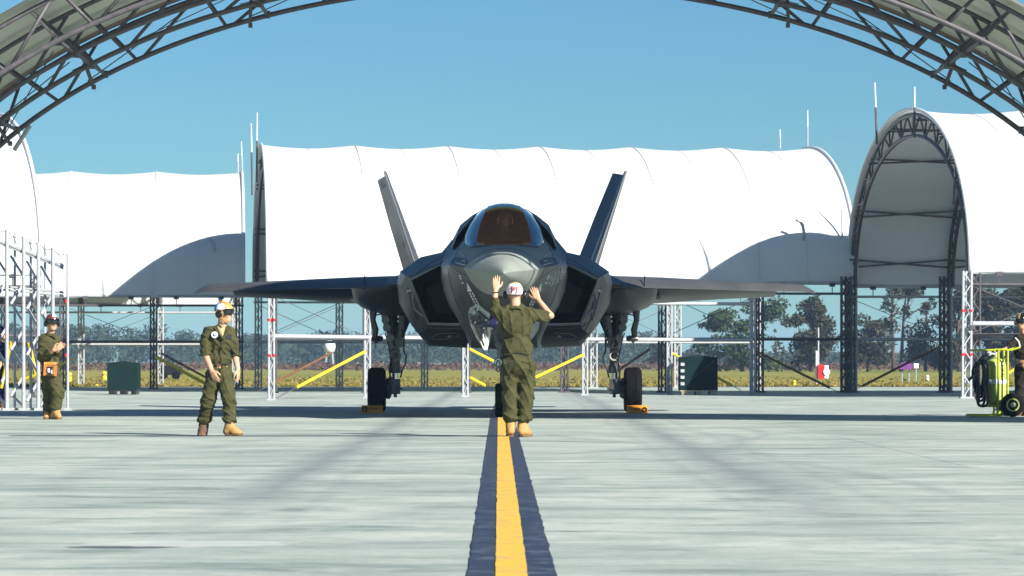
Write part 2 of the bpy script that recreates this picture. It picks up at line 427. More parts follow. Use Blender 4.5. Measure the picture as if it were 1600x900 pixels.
def shelter(N, ang, length, span, eave, rise, bays, label, group='white fabric aircraft shelters', posts=True, web_detail=True, scallop=.10, thick=.55):
    """N near-left eave foot; axis turned by ang (rad) from +X; far side is `span` away"""
    u = Vector((math.cos(ang), math.sin(ang), 0)); v = Vector((-math.sin(ang), math.cos(ang), 0))
    N = Vector((N[0], N[1], 0)); root = thing('fabric_shelter', N, label, 'shelter', group)
    B = span/2
    def P(l, a, off=0.0, dz=0.0):
        w, z = ell(a, B+off, rise+off)
        return N+u*l+v*(B-w)+Vector((0,0,eave+z+dz))
    # fabric: vault with a slight sag between arches, two skins
    g = MB(); na = 44; per = 8; nl = bays*per
    rings = []
    for i in range(nl+1):
        l = length*i/nl; ph = (i % per)/per
        sag = scallop*math.sin(math.pi*ph)
        edge_ = .0
        ring = []
        for k in range(na+1):
            a = math.pi*k/na
            ring.append(P(l, a, -sag*(.35+.65*math.sin(a))))
        rings.append(ring)
    g.loft(rings)
    inner = [[p-Vector((0,0,.03))-(p-(N+u*(length*i/nl)+v*B+Vector((0,0,eave)))).normalized()*.03 for p in r] for i, r in enumerate(rings)]
    g.loft([list(reversed(r)) for r in inner])
    roof = g.build('roof_fabric', M_white_fabric, root, smooth=True)
    # hem at the open ends
    for l in (0.0, length):
        h = MB(); a_ = [P(l, math.pi*k/na, .02) for k in range(na+1)]
        h.path(a_, .05, n=6); h.build('fabric_hem', M_white_fabric, root, smooth=True)
    for i in range(1, bays*2):
        h = MB(); h.path([P(length*i/(bays*2), math.pi*k/na, (.012 if i % 2 == 0 else -scallop*(.35+.65*math.sin(math.pi*k/na))+.004)) for k in range(na+1)], .009, n=4); h.build('fabric_seam', M_seamgrey, root)
    # arches
    nb = 30
    for i in range(bays+1):
        l = length*i/bays; l = min(max(l, .10), length-.10)
        g = MB()
        o_ = [P(l, math.pi*k/nb, -.12) for k in range(nb+1)]; n_in = [P(l, math.pi*k/nb, -.12-thick) for k in range(nb+1)]
        tr = MB(); tr.path(o_, .055, n=6); tr.path(n_in, .055, n=6)
        t = tr.build('arch_truss', M_dark_steel, root)
        wb = MB()
        for k in range(nb):
            if i in (0, bays) or k % 1 == 0:
                wb.tube(o_[k], n_in[k+1] if k % 2 else n_in[k], .03, n=4, cap=False)
                wb.tube(o_[k+1], n_in[k] if not k % 2 else n_in[k+1], .03, n=4, cap=False)
        wb.build('web_lacing', M_dark_steel, t)
    # purlins, crossing in pairs between arches
    for a in (.16, .5, .95, 1.35, math.pi-1.35, math.pi-.95, math.pi-.5, math.pi-.16):
        for i in range(bays):
            l0, l1 = length*i/bays, length*(i+1)/bays
            q = MB(); q.tube(P(l0, a, -.25), P(l1, a+.05, -.25), .035, n=4); q.tube(P(l0, a+.05, -.25), P(l1, a, -.25), .035, n=4)
            if i < 3: q.build('purlin', M_dark_steel, root)
    # eave and side rails, columns
    for side, w in ((0, .05), (1, span-.05)):
        if posts:
            for i in range(bays+1):
                l = min(max(length*i/bays, .15), length-.15)
                b = N+u*l+v*w
                lattice_post('lattice_column', b, b+Vector((0,0,eave+.25)), u, .20, M_steel if side else M_dark_steel, root, r=.028)  # near columns take darker steel: their shade is painted in
        for z, r in ((1.52, .045), (eave-.28, .035)):
            q = MB(); q.tube(N+u*0+v*w+Vector((0,0,z)), N+u*length+v*w+Vector((0,0,z)), r, n=6)
            q.build('side_rail', M_steel if side else M_dark_steel, root)  # near rails likewise coloured dark for shade, far ones left sunlit
        q = MB(); q.tube(N+v*w+Vector((0,0,eave+.03)), N+u*length+v*w+Vector((0,0,eave+.03)), .05, n=6); q.build('eave_beam', M_steel, root)
        # tie-down hooks hanging under the eave
        q = MB()
        for i in range(bays*2):
            l = length*(i+.5)/(bays*2); p = N+u*l+v*w+Vector((0,0,eave))
            q = MB(); q.tube(p-Vector((0,0,.05)), p-Vector((0,0,.32)), .018, n=4); q.box(p-Vector((0,0,.03)), (.16,.12,.10)); q.build('eave_ratchet', M_dark_steel, root)
        q = MB()
        for i in range(0, bays, 2):
            a0 = N+u*(length*i/bays)+v*w; a1 = N+u*(length*(i+1)/bays)+v*w
            for b0, b1 in ((a0, a1), (a1, a0)):
                q = MB(); q.tube(b0+Vector((0,0,1.55)), b1+Vector((0,0,eave-.3)), .012, n=4); q.build('bracing_cable', M_dark_steel, root)
    return root, P, u, v

sh_c, Pc, uc, vc = shelter((-6.87, 98.1), math.radians(5.6), 16.8, 16.2, 3.1, 4.34, 6, 'wide white fabric shelter directly behind the jet')
sh_l, Pl, ul, vl = shelter((-8.60-17.4, 111.3), math.radians(5.0), 17.4, 16.2, 2.97, 4.45, 6, 'lower white fabric shelter behind the walking man, left of the jet')
sh_r, Pr, ur, vr = shelter((11.0, 83.8), math.radians(4.8), 17.5, 16.4, 3.02, 4.45, 6, 'white fabric shelter at right with its dark arched open end showing')
sh_ll, Pll, ull, vll = shelter((-27.5, 81.0), math.radians(16), 16.6, 17, 3.0, 4.45, 6, 'white fabric roof at the far left edge, sloping down behind the lattice frame')

def rod(root, x, y0, y1, d, r=.028, white=False):
    a = px(x[0] if isinstance(x, tuple) else x, y0, d); b = px(x[1] if isinstance(x, tuple) else x, y1, d)
    g = MB(); mid = a+(b-a)*.6; g.tube(a, mid, r, n=6); 
    o = g.build('lightning_rod', M_steel if white else M_dark_steel, root)
    g = MB(); g.tube(mid, b, r*.8, r*.5, n=6); g.build('rod_tip', M_whitep, o)
for x, y0, y1, d, w in (((394, 392.5), 305, 193, 98, False), ((401, 402), 285, 176, 107, False)):
    rod(sh_c, x, y0, y1, d, white=w)
for x, y0, y1, d in ((1219, 232, 202, 108.5), (1262, 236, 172, 108.5), ((1316, 1314), 372, 296, 100)): rod(sh_c, x, y0, y1, d, .024, True)
for x, y0, y1, d in (((1370, 1367), 225, 129, 95), (1429, 215, 136, 90), ((1490, 1493), 320, 254, 86)): rod(sh_r, x, y0, y1, d, .03)
for x, y0, y1, d in ((372, 270, 240, 119), ((379, 377), 276, 221, 119)): rod(sh_l, x, y0, y1, d, .026, True)
def vent(root, pts, d):
    g = MB(); g.path([px(x, y, d) for x, y in pts], .045, n=6); g.build('goose_neck_vent', M_steel, root, smooth=True)
vent(sh_l, [(336,402),(336,390),(334,382),(331,377),(327,374)], 113.2)
vent(sh_c, [(1256,376),(1256,362),(1254,352),(1250,346),(1243,343)], 99.6)

# ------------------------------------------------------------------ row of white lattice posts with rails
A = Vector((-5.43, 78.7, 0)); Bv = Vector((6.42, 93.2, 0))
fr = thing('post_frame', A, 'sunlit white lattice posts and rails standing under the jet wings', 'steel frame')
wp = [(424, 79.4), (574, 83.5), (727, 86.6), (914, 90.5), (1046, 92.6), (1176, 93.2)]
prev = None; tops = []
for i, (x, d) in enumerate(wp):
    b = Vector(((x-CXP)*d/F, d, 0)); H = 2.62
    lattice_post('lattice_post', b, b+Vector((0,0,H)), (1,.2,0), .12, M_steel, fr, r=.025, red=(1.02, 1.83) if i == 0 else ())
    if prev is not None:
        for z, r in ((1.46, .05), (2.42, .045)):
            if i == 1 and z > 2: continue
            q = MB(); q.tube(prev+Vector((0,0,z)), b+Vector((0,0,z)), r, n=6); q.build('cross_rail', M_steel, fr)
    prev = b
# guy cables with plastic guards
def guy(root, a, b, d0, d1, m, f0=.0, f1=1.0, r=.036):
    p, q = px(*a, d0), px(*b, d1)
    if p.z < .03: p.z = .03
    if q.z < .03: q.z = .03
    g = MB(); g.tube(p, q, .012, n=4); o = g.build('guy_cable', M_dark_steel, root)
    g = MB(); g.tube(p+(q-p)*f0, p+(q-p)*f1, r, n=8); g.build('cable_guard', m, o)
guy(fr, (432,622), (573,548), 81.5, 83.4, M_yellow, .22, .98)
guy(fr, (1050,552), (1158,610), 92.8, 93.2, M_yellow, .0, .86)
guy(fr, (733,545), (778,568), 86.8, 87.5, M_yellow, 0, 1)
guy(fr, (735,590), (757,602), 86.8, 87.5, M_yellow, 0, 1)
guy(fr, (836,590), (912,554), 88.8, 90.3, M_yellow, 0, 1)
guy(sh_c, (400,615), (521,550), 97.1, 97.2, M_brownguard, .2, .98)
guy(sh_c, (968,577), (1016,545), 97.6, 97.7, M_brownguard)
guy(sh_c, (1182,549), (1309,614), 97.8, 98.2, M_brownguard, 0, .9)
guy(sh_r, (1330,614), (1465,543), 98.6, 97.8, M_brownguard, .12, 1)
guy(sh_r, (1575,583), (1606,566), 84.4, 84.5, M_yellow)
guy(sh_l, (243,557), (322,600), 109.8, 110, M_yellow, 0, 1, .055)
guy(sh_l, (252,552), (322,590), 111.5, 111.9, M_brownguard, 0, 1)
guy(sh_l, (86,575), (114,560), 109, 109, M_yellow)
# white triple column and pale rails at the right shelter's near corner
lattice_post('corner_column', (11.0-.12, 83.55, 0), (10.9, 83.55, 3.05), (1,.1,0), .20, M_steel, sh_r, r=.032, red=(1.05, 2.1))
q = MB(); q.tube((11.0, 83.4, 1.79), (20, 84.3, 1.79), .055, n=6); q.build('side_rail', M_steel, sh_r)
# heavy dark truss leg and the inner leg of the right shelter
for (x, d, w) in ((1322, 99.2, .26), (1476, 99.0, .26)):
    b = Vector(((x-CXP)*d/F, d, 0)); lattice_post('truss_leg', b, b+Vector((0,0,3.3)), (1,0,0), w, M_dark_steel, sh_r, r=.04)

# ------------------------------------------------------------------ shelter over the jet's nose
DF = 53.5
own = thing('fabric_shelter', (0, DF, 0), 'dark trussed arch shelter framing the picture overhead', 'shelter', 'white fabric aircraft shelters')
OX = .11; OB, OR = 9.44, 5.32; OZ = 1.33
def OP(a, y, off=0.0): return Vector((OX-(OB+off)*math.cos(a), y, OZ+(OR+off)*math.sin(a)))
ys = [53.5, 51.6, 49.7, 47.8]
nb = 27
for ti, y in enumerate(ys):
    lo = [OP(math.pi*k/90, y) for k in range(91)]; hi = [OP(math.pi*k/90, y, .56) for k in range(91)]
    g = MB(); t = thing('arch_truss', own['o'], None, None); t.parent = own; t.location = (0,0,0)
    g.path(lo, .040, n=8); g.build('bottom_chord', M_dark_steel, t, smooth=True)
    g = MB(); g.path(hi, .034, n=8); g.build('top_chord', M_dark_steel, t, smooth=True)
    nb = 18
    for k in range(nb):
        a0 = math.pi*(k+.12)/nb; a1 = math.pi*(k+.5)/nb; a2 = math.pi*(k+1.0)/nb
        if k >= nb/2: a0, a1, a2 = math.pi-math.pi*(nb-1-k+.12)/nb, math.pi-math.pi*(nb-1-k+.5)/nb, math.pi-math.pi*(nb-k)/nb
        for (p0, p1) in ((OP(a0, y, .56), OP(a0+(a1-a0)*.12, y, 0)), (OP(a0+(a1-a0)*.30, y, 0), OP(a2, y, .56))):
            # bars whose ends curl into the chord
            d = p1-p0; pts = [p0, p0+d*.5, p1]
            q = MB(); q.path(pts, .026, n=6); q.build('web_strut', M_dark_steel, t, smooth=True)
# braces along the depth at six places round the arch
def brace(a):
    t = thing('purlin_brace', own['o'], None, None); t.parent = own; t.location = (0,0,0)
    for i in range(len(ys)-1):
        y0, y1 = ys[i], ys[i+1]
        for off, r in ((.02, .030), (.54, .026)):
            q = MB(); q.tube(OP(a, y0, off), OP(a, y1, off), r, n=6); q.build('brace_tube', M_dark_steel, t)
        nseg = 4
        for k in range(nseg):
            f0, f1 = k/nseg, (k+1)/nseg
            q = MB(); q.tube(OP(a, y0+(y1-y0)*f0, .02 if k % 2 else .54), OP(a, y0+(y1-y0)*f1, .54 if k % 2 else .02), .022, n=5); q.build('brace_strut', M_dark_steel, t)
        for yy in (y0-.12, y1+.12):
            q = MB(); q.box(OP(a, yy, .0), (.09,.08,.11)); q.build('brace_clamp', M_dark_steel, t)
    # tail bar reaching to the front chord
    q = MB(); q.tube(OP(a, ys[0]-.5, .50), OP(a+(.035 if a > 1.57 else -.035), ys[0]+.02, -.06), .03, n=6); q.box(OP(a+(.035 if a > 1.57 else -.035), ys[0]+.02, -.08), (.06,.05,.07)); q.build('knee_bar', M_dark_steel, t)
for a in (.62, .835, 1.15, 1.57, math.pi-1.15, math.pi-.835, math.pi-.62): brace(a)
for i, (a0, a1) in enumerate(((.58, .80), (.80, 1.12), (1.12, 1.4))):
    for s in (0, 1):
        A0, A1 = (a0, a1) if not s else (math.pi-a0, math.pi-a1)
        for y0, y1 in ((53.5, 51.6), (51.6, 53.5)):
            q = MB(); q.tube(OP(A0, y0, .05), OP(A1, y1, .45), .009, n=4); q.build('bracing_cable', M_dark_steel, own)
# fabric above; front hem flap coloured brown for the shade it hangs in
g = MB(); Y0, Y1 = 47.5, 53.25; nl = 24
rings = []
for i in range(nl+1):
    y = Y0+(Y1-Y0)*i/nl; ph = ((y-53.5)/1.9) % 1; sag = .07*math.sin(math.pi*ph)
    rings.append([OP(math.pi*k/60, y, .68-sag) for k in range(61)])
g.loft(rings); g.loft([[p+Vector((0,0,.03)) for p in reversed(r)] for r in rings])
g.build('roof_fabric', M_shade_fabric, own, smooth=True)
g = MB(); hem = [[OP(math.pi*k/60, y, o_) for k in range(61)] for y, o_ in ((53.25, .665), (53.45, .66), (53.52, .62))]
hem2 = [[OP(math.pi*k/60, y, o_) for k in range(61)] for y, o_ in ((52.6, .655), (53.25, .645))]
g.loft(hem); g.loft(hem2); g.build('roof_hem', M_hem_shade, own, smooth=True)
# white pole leaning at the left under the arch
g = MB(); g.tube(px(47, 196, 53.9), px(22, 235, 53.9), .035, n=8); g.build('wall_pole', M_steel, own)

# ------------------------------------------------------------------ lattice frame at the left edge
FD = 63.0
lf = thing('lattice_frame', px(50, 641, FD), 'tall white tube lattice frame at the left edge beside the leaning man', 'steel frame')
def topy(x): return 355+(x-0)*.39
posts = [(-16, 0), (-9.5, .5), (10.7, 0), (16.9, .5), (36.8, 0), (42, .5), (59.8, 0), (64.5, .5), (82.5, 0), (103, .25)]
for x, dy in posts:
    dark = x in (10.7,)
    r = .034 if dy == 0 else .024
    a = px(x, 641, FD); b = px(x, topy(x)+ (0 if x < 103 else 0), FD); a.z = 0; a.y += dy; b.y += dy
    q = MB(); q.tube(a, b, r, n=8); q.box(a+Vector((0,0,.02)), (.13,.13,.04))
    o = q.build('frame_post', M_steel, lf, smooth=True, sharp=40)
    if x == 103:
        for y in (471, 555): 
            t = MB(); p = px(x, y, FD+dy); t.tube(p-Vector((0,0,.03)), p+Vector((0,0,.03)), r*1.4, n=8); t.build('red_tape_band', M_redtape, o)
cols = [-9.5, 16.9, 42, 64.5, 103]; dk = [-16, 10.7, 36.8, 59.8, 82.5]
for ci in range(4):
    x0, x1 = cols[ci], dk[ci+1]+1
    ystart = [396, 400, 408, 416][ci]
    y = ystart; k = 0
    while y < 630:
        y1 = min(y+33, 636)
        a, b = ((x0, y), (x1, y1)) if k % 2 == 0 else ((x1, y+6), (x0, y1+6))
        if y1-y > 12:
            q = MB(); P0, P1 = px(*a, FD+.3), px(*b, FD+.05); q.tube(P0, P1, .026, n=6); q.build('diagonal_bar', M_steel, lf, smooth=True, sharp=40)
        y += 36; k += 1
for (f, z) in ((0, 14), (0, 84)):
    q = MB()
    for k in range(len(dk)):
        pass
for yoff, r in ((22, .035), (26, .02), (98, .022), (103, .022)):
    q = MB(); q.tube(px(-20, topy(-20)+yoff, FD+.4), px(100, topy(100)+yoff-(0 if yoff < 50 else 35), FD+.4), r, n=6); q.build('frame_rail', M_steel, lf)
# slack cable festoons on the top
q = MB(); xx = [-16, 10.7, 36.8, 59.8, 82.5, 103]
for a, b in zip(xx[:-1], xx[1:]):
    q.path([px(a+(b-a)*t, topy(a+(b-a)*t)+1+6*math.sin(math.pi*t), FD+.1) for t in np.linspace(0, 1, 7)], .010, n=4)
    q.path([px(a+(b-a)*(.35+.25*t), topy(a+(b-a)*.4)+5+14*t, FD+.2) for t in (0, .5, 1)], .008, n=4)
q.build('top_cable', M_dark_steel, lf)
for a, b in (((18, 534), (2, 606)), ((45, 536), (58, 592)), ((62, 585), (22, 598))):
    guy(lf, a, b, FD+1.2, FD+1.4, M_yellow, 0, 1, .035)

# ------------------------------------------------------------------ trees
def leaf_clumps(g, blobs, dens, size, rng, zmin=0):
    for c, r, f in blobs:
        n = int(dens*r[0]*r[2]*f)
        for i in range(n):
            while True:
                p = rng.rand(3)*2-1
                if 0.15 < p.dot(p) < 1: break
            q = Vector((c[0]+p[0]*r[0], c[1]+p[1]*r[1], c[2]+p[2]*r[2]))
            s = size*(.5+rng.rand())
            a = rng.randn(3); b = rng.randn(3); a /= np.linalg.norm(a)+1e-6; b -= a*b.dot(a); b /= np.linalg.norm(b)+1e-6
            a = Vector(a)*s; b = Vector(b)*s*.7
            g.add([q-a, q+b*.6, q+a, q-b*.6], [(0,1,2,3)])
def tree(x, d, ybase, blobs, trunks, leaf, label, group, dens=300, size=.17, name='tree', seed=1, dead=False):
    rng = np.random.RandomState(seed)
    base = px(x, ybase, d); base.z = 0
    t = thing(name, base, label, 'tree', group); s = d/F
    wb = []
    for (bx, by, rx, ry, f) in blobs:
        c = px(bx, by, d)
        # break each mass into clumps
        nn = max(3, int(rx*ry/40))
        for k in range(nn):
            ox, oz, oy = rng.randn(3)*.5
            rr_ = .5+.32*rng.rand()
            wb.append(((c.x+ox*rx*s, d+oy*rx*s, c.z+oz*ry*s), (rx*s*rr_, rx*s*rr_, ry*s*rr_), f))
    m = MB()
    for pts, r0, r1 in trunks:
        P_ = [px(a, b, d) for a, b in pts]; P_ = [Vector((p.x, p.y+.1*rng.randn(), p.z)) for p in P_]
        if pts[0][1] >= ybase-2: P_[0].z = 0
        m.path(P_, list(np.linspace(r0, r1, len(P_))), n=6)
    top = trunks[0]
    for c, r, f in wb[::2]:
        st = px(*top[0][-1], d) if len(top[0]) < 3 else px(*top[0][len(top[0])//2+rng.randint(0, 1)], d)
        m.path([st, (st+Vector(c))*.5+Vector((0,0,-.1)), Vector(c)], [top[2]*.8+.02, .03, .015], n=4)
    m.build('trunk', M_bark, t, smooth=True)
    if wb:
        g = MB(); leaf_clumps(g, wb, dens, size, rng); g.build('crown', leaf, t)
    return t
TD = 300.0; YB = HY+F*HC/TD
TG = 'trees beyond the grass at right'
tree(1165, TD, YB, [(1128,502,30,14,1),(1115,515,16,8,.7),(1150,535,38,10,1),(1110,548,20,10,.9),(1160,560,36,14,1)], [([(1160,YB),(1158,550),(1150,520),(1135,500)], .22, .07)], L_pine, 'low dark pine with a rounded top left of the tall layered pine', TG, seed=2, name='pine_tree')
tree(1190, TD+8, YB, [(1195,478,24,16,1),(1205,492,16,10,.8),(1172,497,18,5,.8),(1160,510,16,4,.8),(1180,520,14,7,.6),(1196,512,10,8,.5)], [([(1186,YB),(1186,540),(1187,500),(1192,470)], .25, .07)], L_pine, 'tall pine with layered flat boughs above the low dark pine', TG, seed=3, name='pine_tree')
tree(1265, TD, YB, [(1268,482,20,17,1),(1250,505,18,14,1),(1285,505,18,18,.9),(1262,530,28,18,.9),(1290,545,16,16,.6),(1250,560,20,14,.6)], [([(1268,YB),(1266,545),(1268,505),(1270,480)], .2, .06), ([(1262,550),(1250,520),(1246,505)], .1, .03)], L_autumn, 'brown and green autumn tree between the second and third dark columns', TG, seed=4)
tree(1222, TD+20, YB, [(1212,540,10,14,.35),(1206,525,7,8,.3),(1222,552,8,10,.3)], [([(1215,YB),(1213,555),(1210,525)], .09, .03)], L_autumn, 'thin sparse tree left of the autumn tree', TG, seed=5)
tree(1395, TD, YB, [(1395,455,14,16,.9),(1392,478,12,12,.7),(1385,505,16,14,.7)], [([(1396,YB),(1395,540),(1394,490),(1396,455)], .2, .07)], L_dark, 'tall bare trunked tree, left of a close pair of trunks', TG, seed=6)
tree(1412, TD+5, YB, [(1418,452,18,15,.9),(1425,470,12,12,.7),(1412,490,10,10,.4)], [([(1408,YB),(1410,540),(1412,495),(1416,455)], .19, .06), ([(1412,500),(1428,488),(1440,482)], .07, .03)], L_dark, 'tall bare trunked tree, right of a close pair of trunks', TG, seed=7)
tree(1350, TD-6, YB, [(1360,520,22,16,.9),(1345,540,18,16,.9),(1370,548,24,18,.9),(1340,562,16,12,.8)], [([(1356,YB),(1357,550),(1360,520)], .15, .05)], L_autumn, 'low brownish bushy tree just right of the thick dark column', TG, seed=8)
tree(1448, TD+12, YB, [(1447,478,12,14,.7),(1455,500,14,10,.6),(1440,540,20,22,.9),(1460,555,18,18,.8)], [([(1446,YB),(1446,545),(1448,500),(1447,470)], .15, .05), ([(1444,540),(1436,510),(1432,495)], .07, .03)], L_dark, 'forked dark tree left of the inner shelter leg', TG, seed=9)
tree(1500, TD, YB, [(1500,470,18,22,.9),(1488,500,12,20,.7),(1505,530,16,20,.8),(1490,555,16,16,.8)], [([(1498,YB),(1497,540),(1498,500),(1500,470)], .2, .07)], L_dark, 'dark tree behind the white triple column at right', TG, seed=10)
tree(1545, TD+6, YB, [(1540,468,22,22,1),(1560,490,24,20,1),(1535,515,24,20,.9),(1560,545,24,20,.8)], [([(1548,YB),(1547,540),(1548,500),(1545,470)], .24, .07)], L_autumn, 'broad brown and green tree behind the fire extinguisher cart', TG, seed=11)
tree(1600, TD, YB, [(1595,462,22,22,1),(1610,500,24,24,1),(1590,530,20,20,.9),(1600,560,22,16,.8)], [([(1602,YB),(1600,540),(1600,500),(1598,465)], .24, .07)], L_dark, 'large dark tree at the right edge of the picture', TG, seed=12)
tree(1030, 420, HY+F*HC/420, [(1030,545,18,14,1),(1040,555,16,12,.9),(1020,560,14,10,.9),(1085,555,14,12,.8),(1100,540,12,10,.8)], [([(1031,576),(1031,560),(1032,545)], .16, .05)], L_autumn, 'small yellow green tree in the gap right of the right main wheel', TG, seed=14)
# far woodland as one mass, further off
rng = np.random.RandomState(21); g = MB(); tr_ = MB()
for i in range(1480):
    px_ = -60+rng.rand()*1750 if i < 760 else (-1100+rng.rand()*1040 if i % 2 else 1690+rng.rand()*1040); d = 640+rng.rand()*160
    if px_ < 1050:
        ytop = 522+10*noise.noise((px_*.012, 4, 0))+9*noise.noise((px_*.04, 9, 0))
        if px_ < 260: ytop -= 10
    else: ytop = 552+8*noise.noise((px_*.02, 4, 0))
    X = (px_-CXP)*d/F; zt = HC+(HY-ytop)*d/F
    zt *= .72+.36*rng.rand()**1.5
    r = 1.1+.9*rng.rand()
    nl = 120
    for k in range(nl):
        p = rng.randn(3)*.5; t = rng.rand()
        q = Vector((X+p[0]*r*1.3, d+p[1]*r, zt*(.12+.88*t**.8)+p[2]*.25))
        s = .45*(.5+rng.rand()); a = Vector(rng.randn(3)).normalized()*s; b = Vector(rng.randn(3)).normalized()*s
        g.add([q-a, q+b, q+a], [(0,1,2)])
    g.path([(X, d, 0), (X, d, zt*.8)], [.12, .05], n=4)
tag(g.build('far_woodland', L_far), 'hazy blue woodland along the horizon', kind='stuff')
g = MB()
for i in range(4400):
    d = 330+rng.rand()*120; px_ = -60+rng.rand()*1750 if i < 2600 else (-1100+rng.rand()*1040 if i % 2 else 1690+rng.rand()*1040); X = (px_-CXP)*d/F
    h = (.75+.4*noise.noise((px_*.03, 2, 0)))*(.6+.5*rng.rand()); 
    for k in range(5):
        q = Vector((X+rng.randn()*.5, d+rng.randn()*.4, h*rng.rand())); s = .22*(.5+rng.rand())
        a = Vector(rng.randn(3)).normalized()*s; b = Vector(rng.randn(3)).normalized()*s
        g.add([q-a, q+b, q+a], [(0,1,2)])
tag(g.build('brush', L_brush), 'low reddish brush growing along the foot of the woodland', kind='stuff')

# ------------------------------------------------------------------ air between here and the woods
hz = MB(); hz.box((0, 1200, 9.0), (3040, 2640, 21.0)); hm = bpy.data.materials.new('pale_blue_air'); hm.use_nodes = True
hn = hm.node_tree.nodes; hn.remove(hn['Principled BSDF']); pv = hn.new('ShaderNodeVolumePrincipled')
pv.inputs['Color'].default_value = (.46, .70, 1.0, 1); pv.inputs['Density'].default_value = .00030; pv.inputs['Anisotropy'].default_value = 0.0
hm.node_tree.links.new(pv.outputs[0], hn['Material Output'].inputs['Volume'])
tag(hz.build('haze', hm), 'thin blue haze over the far trees', kind='stuff')
S.cycles.volume_bounces = 0
# ------------------------------------------------------------------ small things on the field and apron
def crate(x0, x1, y0, y1, d, label, seed):
    a = px(x0, y1, d); b = px(x1, y0, d); w = b.x-a.x; h = b.z; cx = (a.x+b.x)/2
    t = thing('covered_crate', (cx, d, 0), label, 'crate', 'green covered crates behind the jet')
    g = MB(); rng = random.Random(seed); n = 9
    z0 = .13
    for (sx, sy, dx, dy) in ((-1,-1,1,0), (1,-1,0,1), (1,1,-1,0), (-1,1,0,-1)):   # four cloth sides with soft folds
        rows = []
        for r in range(7):
            z = z0+(h-z0)*r/6; row = []
            for k in range(n+1):
                f = k/n; e = (1+.025*(1-r/6))
                p = Vector((cx+(sx+dx*2*f)*w/2*e, d+.45+(sy+dy*2*f)*.45*e, z))
                p += Vector((dy, -dx, 0))*(.02*noise.noise((f*6+seed, r*.7, sx+sy*2)))*(1 if 0 < k < n else 0)
                row.append(p)
            rows.append(row)
        g.loft(rows)
    top = [Vector((cx-w/2, d, h)), Vector((cx+w/2, d, h)), Vector((cx+w/2, d+.9, h)), Vector((cx-w/2, d+.9, h))]
    g.add(top+[Vector((cx, d+.45, h+.05))], [(0,1,4),(1,2,4),(2,3,4),(3,0,4)])
    g.build('cover', M_green, t, smooth=True, sharp=40)
    q = MB()
    for f in (.12, .5, .88): q.box((cx-w/2+w*f, d+.45, .065), (w*.16, .9, .13))
    q.box((cx, d+.45, .115), (w*1.0, .92, .03))
    q.build('pallet', M_blackp if seed == 1 else M_wood_pale, t)
    q = MB(); q.tube((cx-w*.42, d-.02, h*.22), (cx+w*.42, d-.02, h*.92), .012, n=4)
    q.build('tie_rope', M_blackp, t)
    if seed == 2:
        q = MB()
        for k in range(4): q.box((cx-w*.44, d-.015, h*(.3+.17*k)), (.10,.03,.08))
        q.build('buckle', M_steel, t)
    return t
crate(168, 214, 567, 617, 93.0, 'green covered crate at left with a diagonal rope, between two lattice columns', 1)
crate(1063, 1121, 558, 616, 91.5, 'green covered crate on the right with a column of pale buckles', 2)
# dark low trailer on the grass
d = 170; a = px(250, 601, d); b = px(284, 587, d)
t = thing('trailer', ((a.x+b.x)/2, d, 0), 'low black trailer parked on the grass behind the walking man', 'trailer')
g = MB(); cx = (a.x+b.x)/2; w = b.x-a.x; g.box((cx, d, .42), (w, 1.0, .38)); g.box((cx-.1, d, .64), (w*.8, .9, .08)); g.build('body', M_blackp, t)
for s in (-.28, .28):
    g = MB(); g.lathe((cx+s*w, d-.55, .2), (0,1,0), [(.13,-.08),(.2,-.06),(.2,.06),(.13,.08)], 14); g.build('wheel', M_black, t)
# field markers
def marker(x, y0, y1, d, m, label, r=.09, name='marker_post'):
    b = px(x, y1, d); z = px(x, y0, d).z
    t = thing(name, (b.x, d, 0), label, 'marker post', 'marker posts in the grass')
    g = MB(); g.lathe((b.x, d, 0), (0,0,1), [(r,0),(r,z*.8),(r*.8,z*.93),(r*.3,z)], 10); g.build('post', m, t, smooth=True, sharp=50)
    g = MB(); g.lathe((b.x, d, z*.55), (0,0,1), [(r*1.05,0),(r*1.05,z*.1)], 10); g.build('band', M_blackp if m is M_yellow else M_redtape, t)
marker(108, 581, 594, 150, M_yellow, 'yellow marker post left of the left green crate, beside the white framed man', .12)
marker(163, 580, 593, 165, M_yellow, 'yellow marker post touching the left edge of the left green crate', .11)
marker(151, 600, 608, 123, M_yellow, 'short yellow marker post at the apron edge below the left crate', .06)
marker(1241, 594, 605, 124, M_yellow, 'yellow marker post at the apron edge right of the jet wing tip', .07)
marker(1449, 586, 597, 160, M_whitep, 'white marker post in the grass between the right shelter legs', .08)
# red and white box on a post
d = 135; b = px(1283, 600, d)
t = thing('field_sign', (b.x, d, 0), 'red and white box sign on a pale post under the autumn tree', 'sign')
g = MB(); g.tube((b.x-.18, d, 0), (b.x-.18, d, 1.3), .05, n=8); g.build('post', M_whitep, t)
g = MB(); g.tube((b.x-.1, d+.1, .4), (b.x-.1, d+.1, 2.2), .035, n=8); g.build('mast', M_steel, t)
g = MB(); c = px(1283, 581, d); g.box(c, (.26, .3, .55)); g.build('red_panel', M_redtape, t)
g = MB(); g.box(c+Vector((.2, -.02, 0)), (.16, .3, .5)); g.lathe(c+Vector((.2,-.2,0)), (0,1,0), [(.13,0),(.13,.03)], 14); g.build('white_panel', M_whitep, t)
d = 150; c = px(1424, 573, d)
t = thing('approach_light', (c.x, d, 0), 'purple and white light unit on thin blue legs in the grass', 'light unit')
g = MB(); g.box(c+Vector((-.25,0,0)), (.6,.4,.22)); g.box(c+Vector((-.25,0,.14)), (.4,.3,.08)); g.build('housing', M_purple, t)
g = MB(); g.box(c+Vector((.18,-.1,.04)), (.2,.3,.2)); g.build('lamp_face', M_whitep, t)
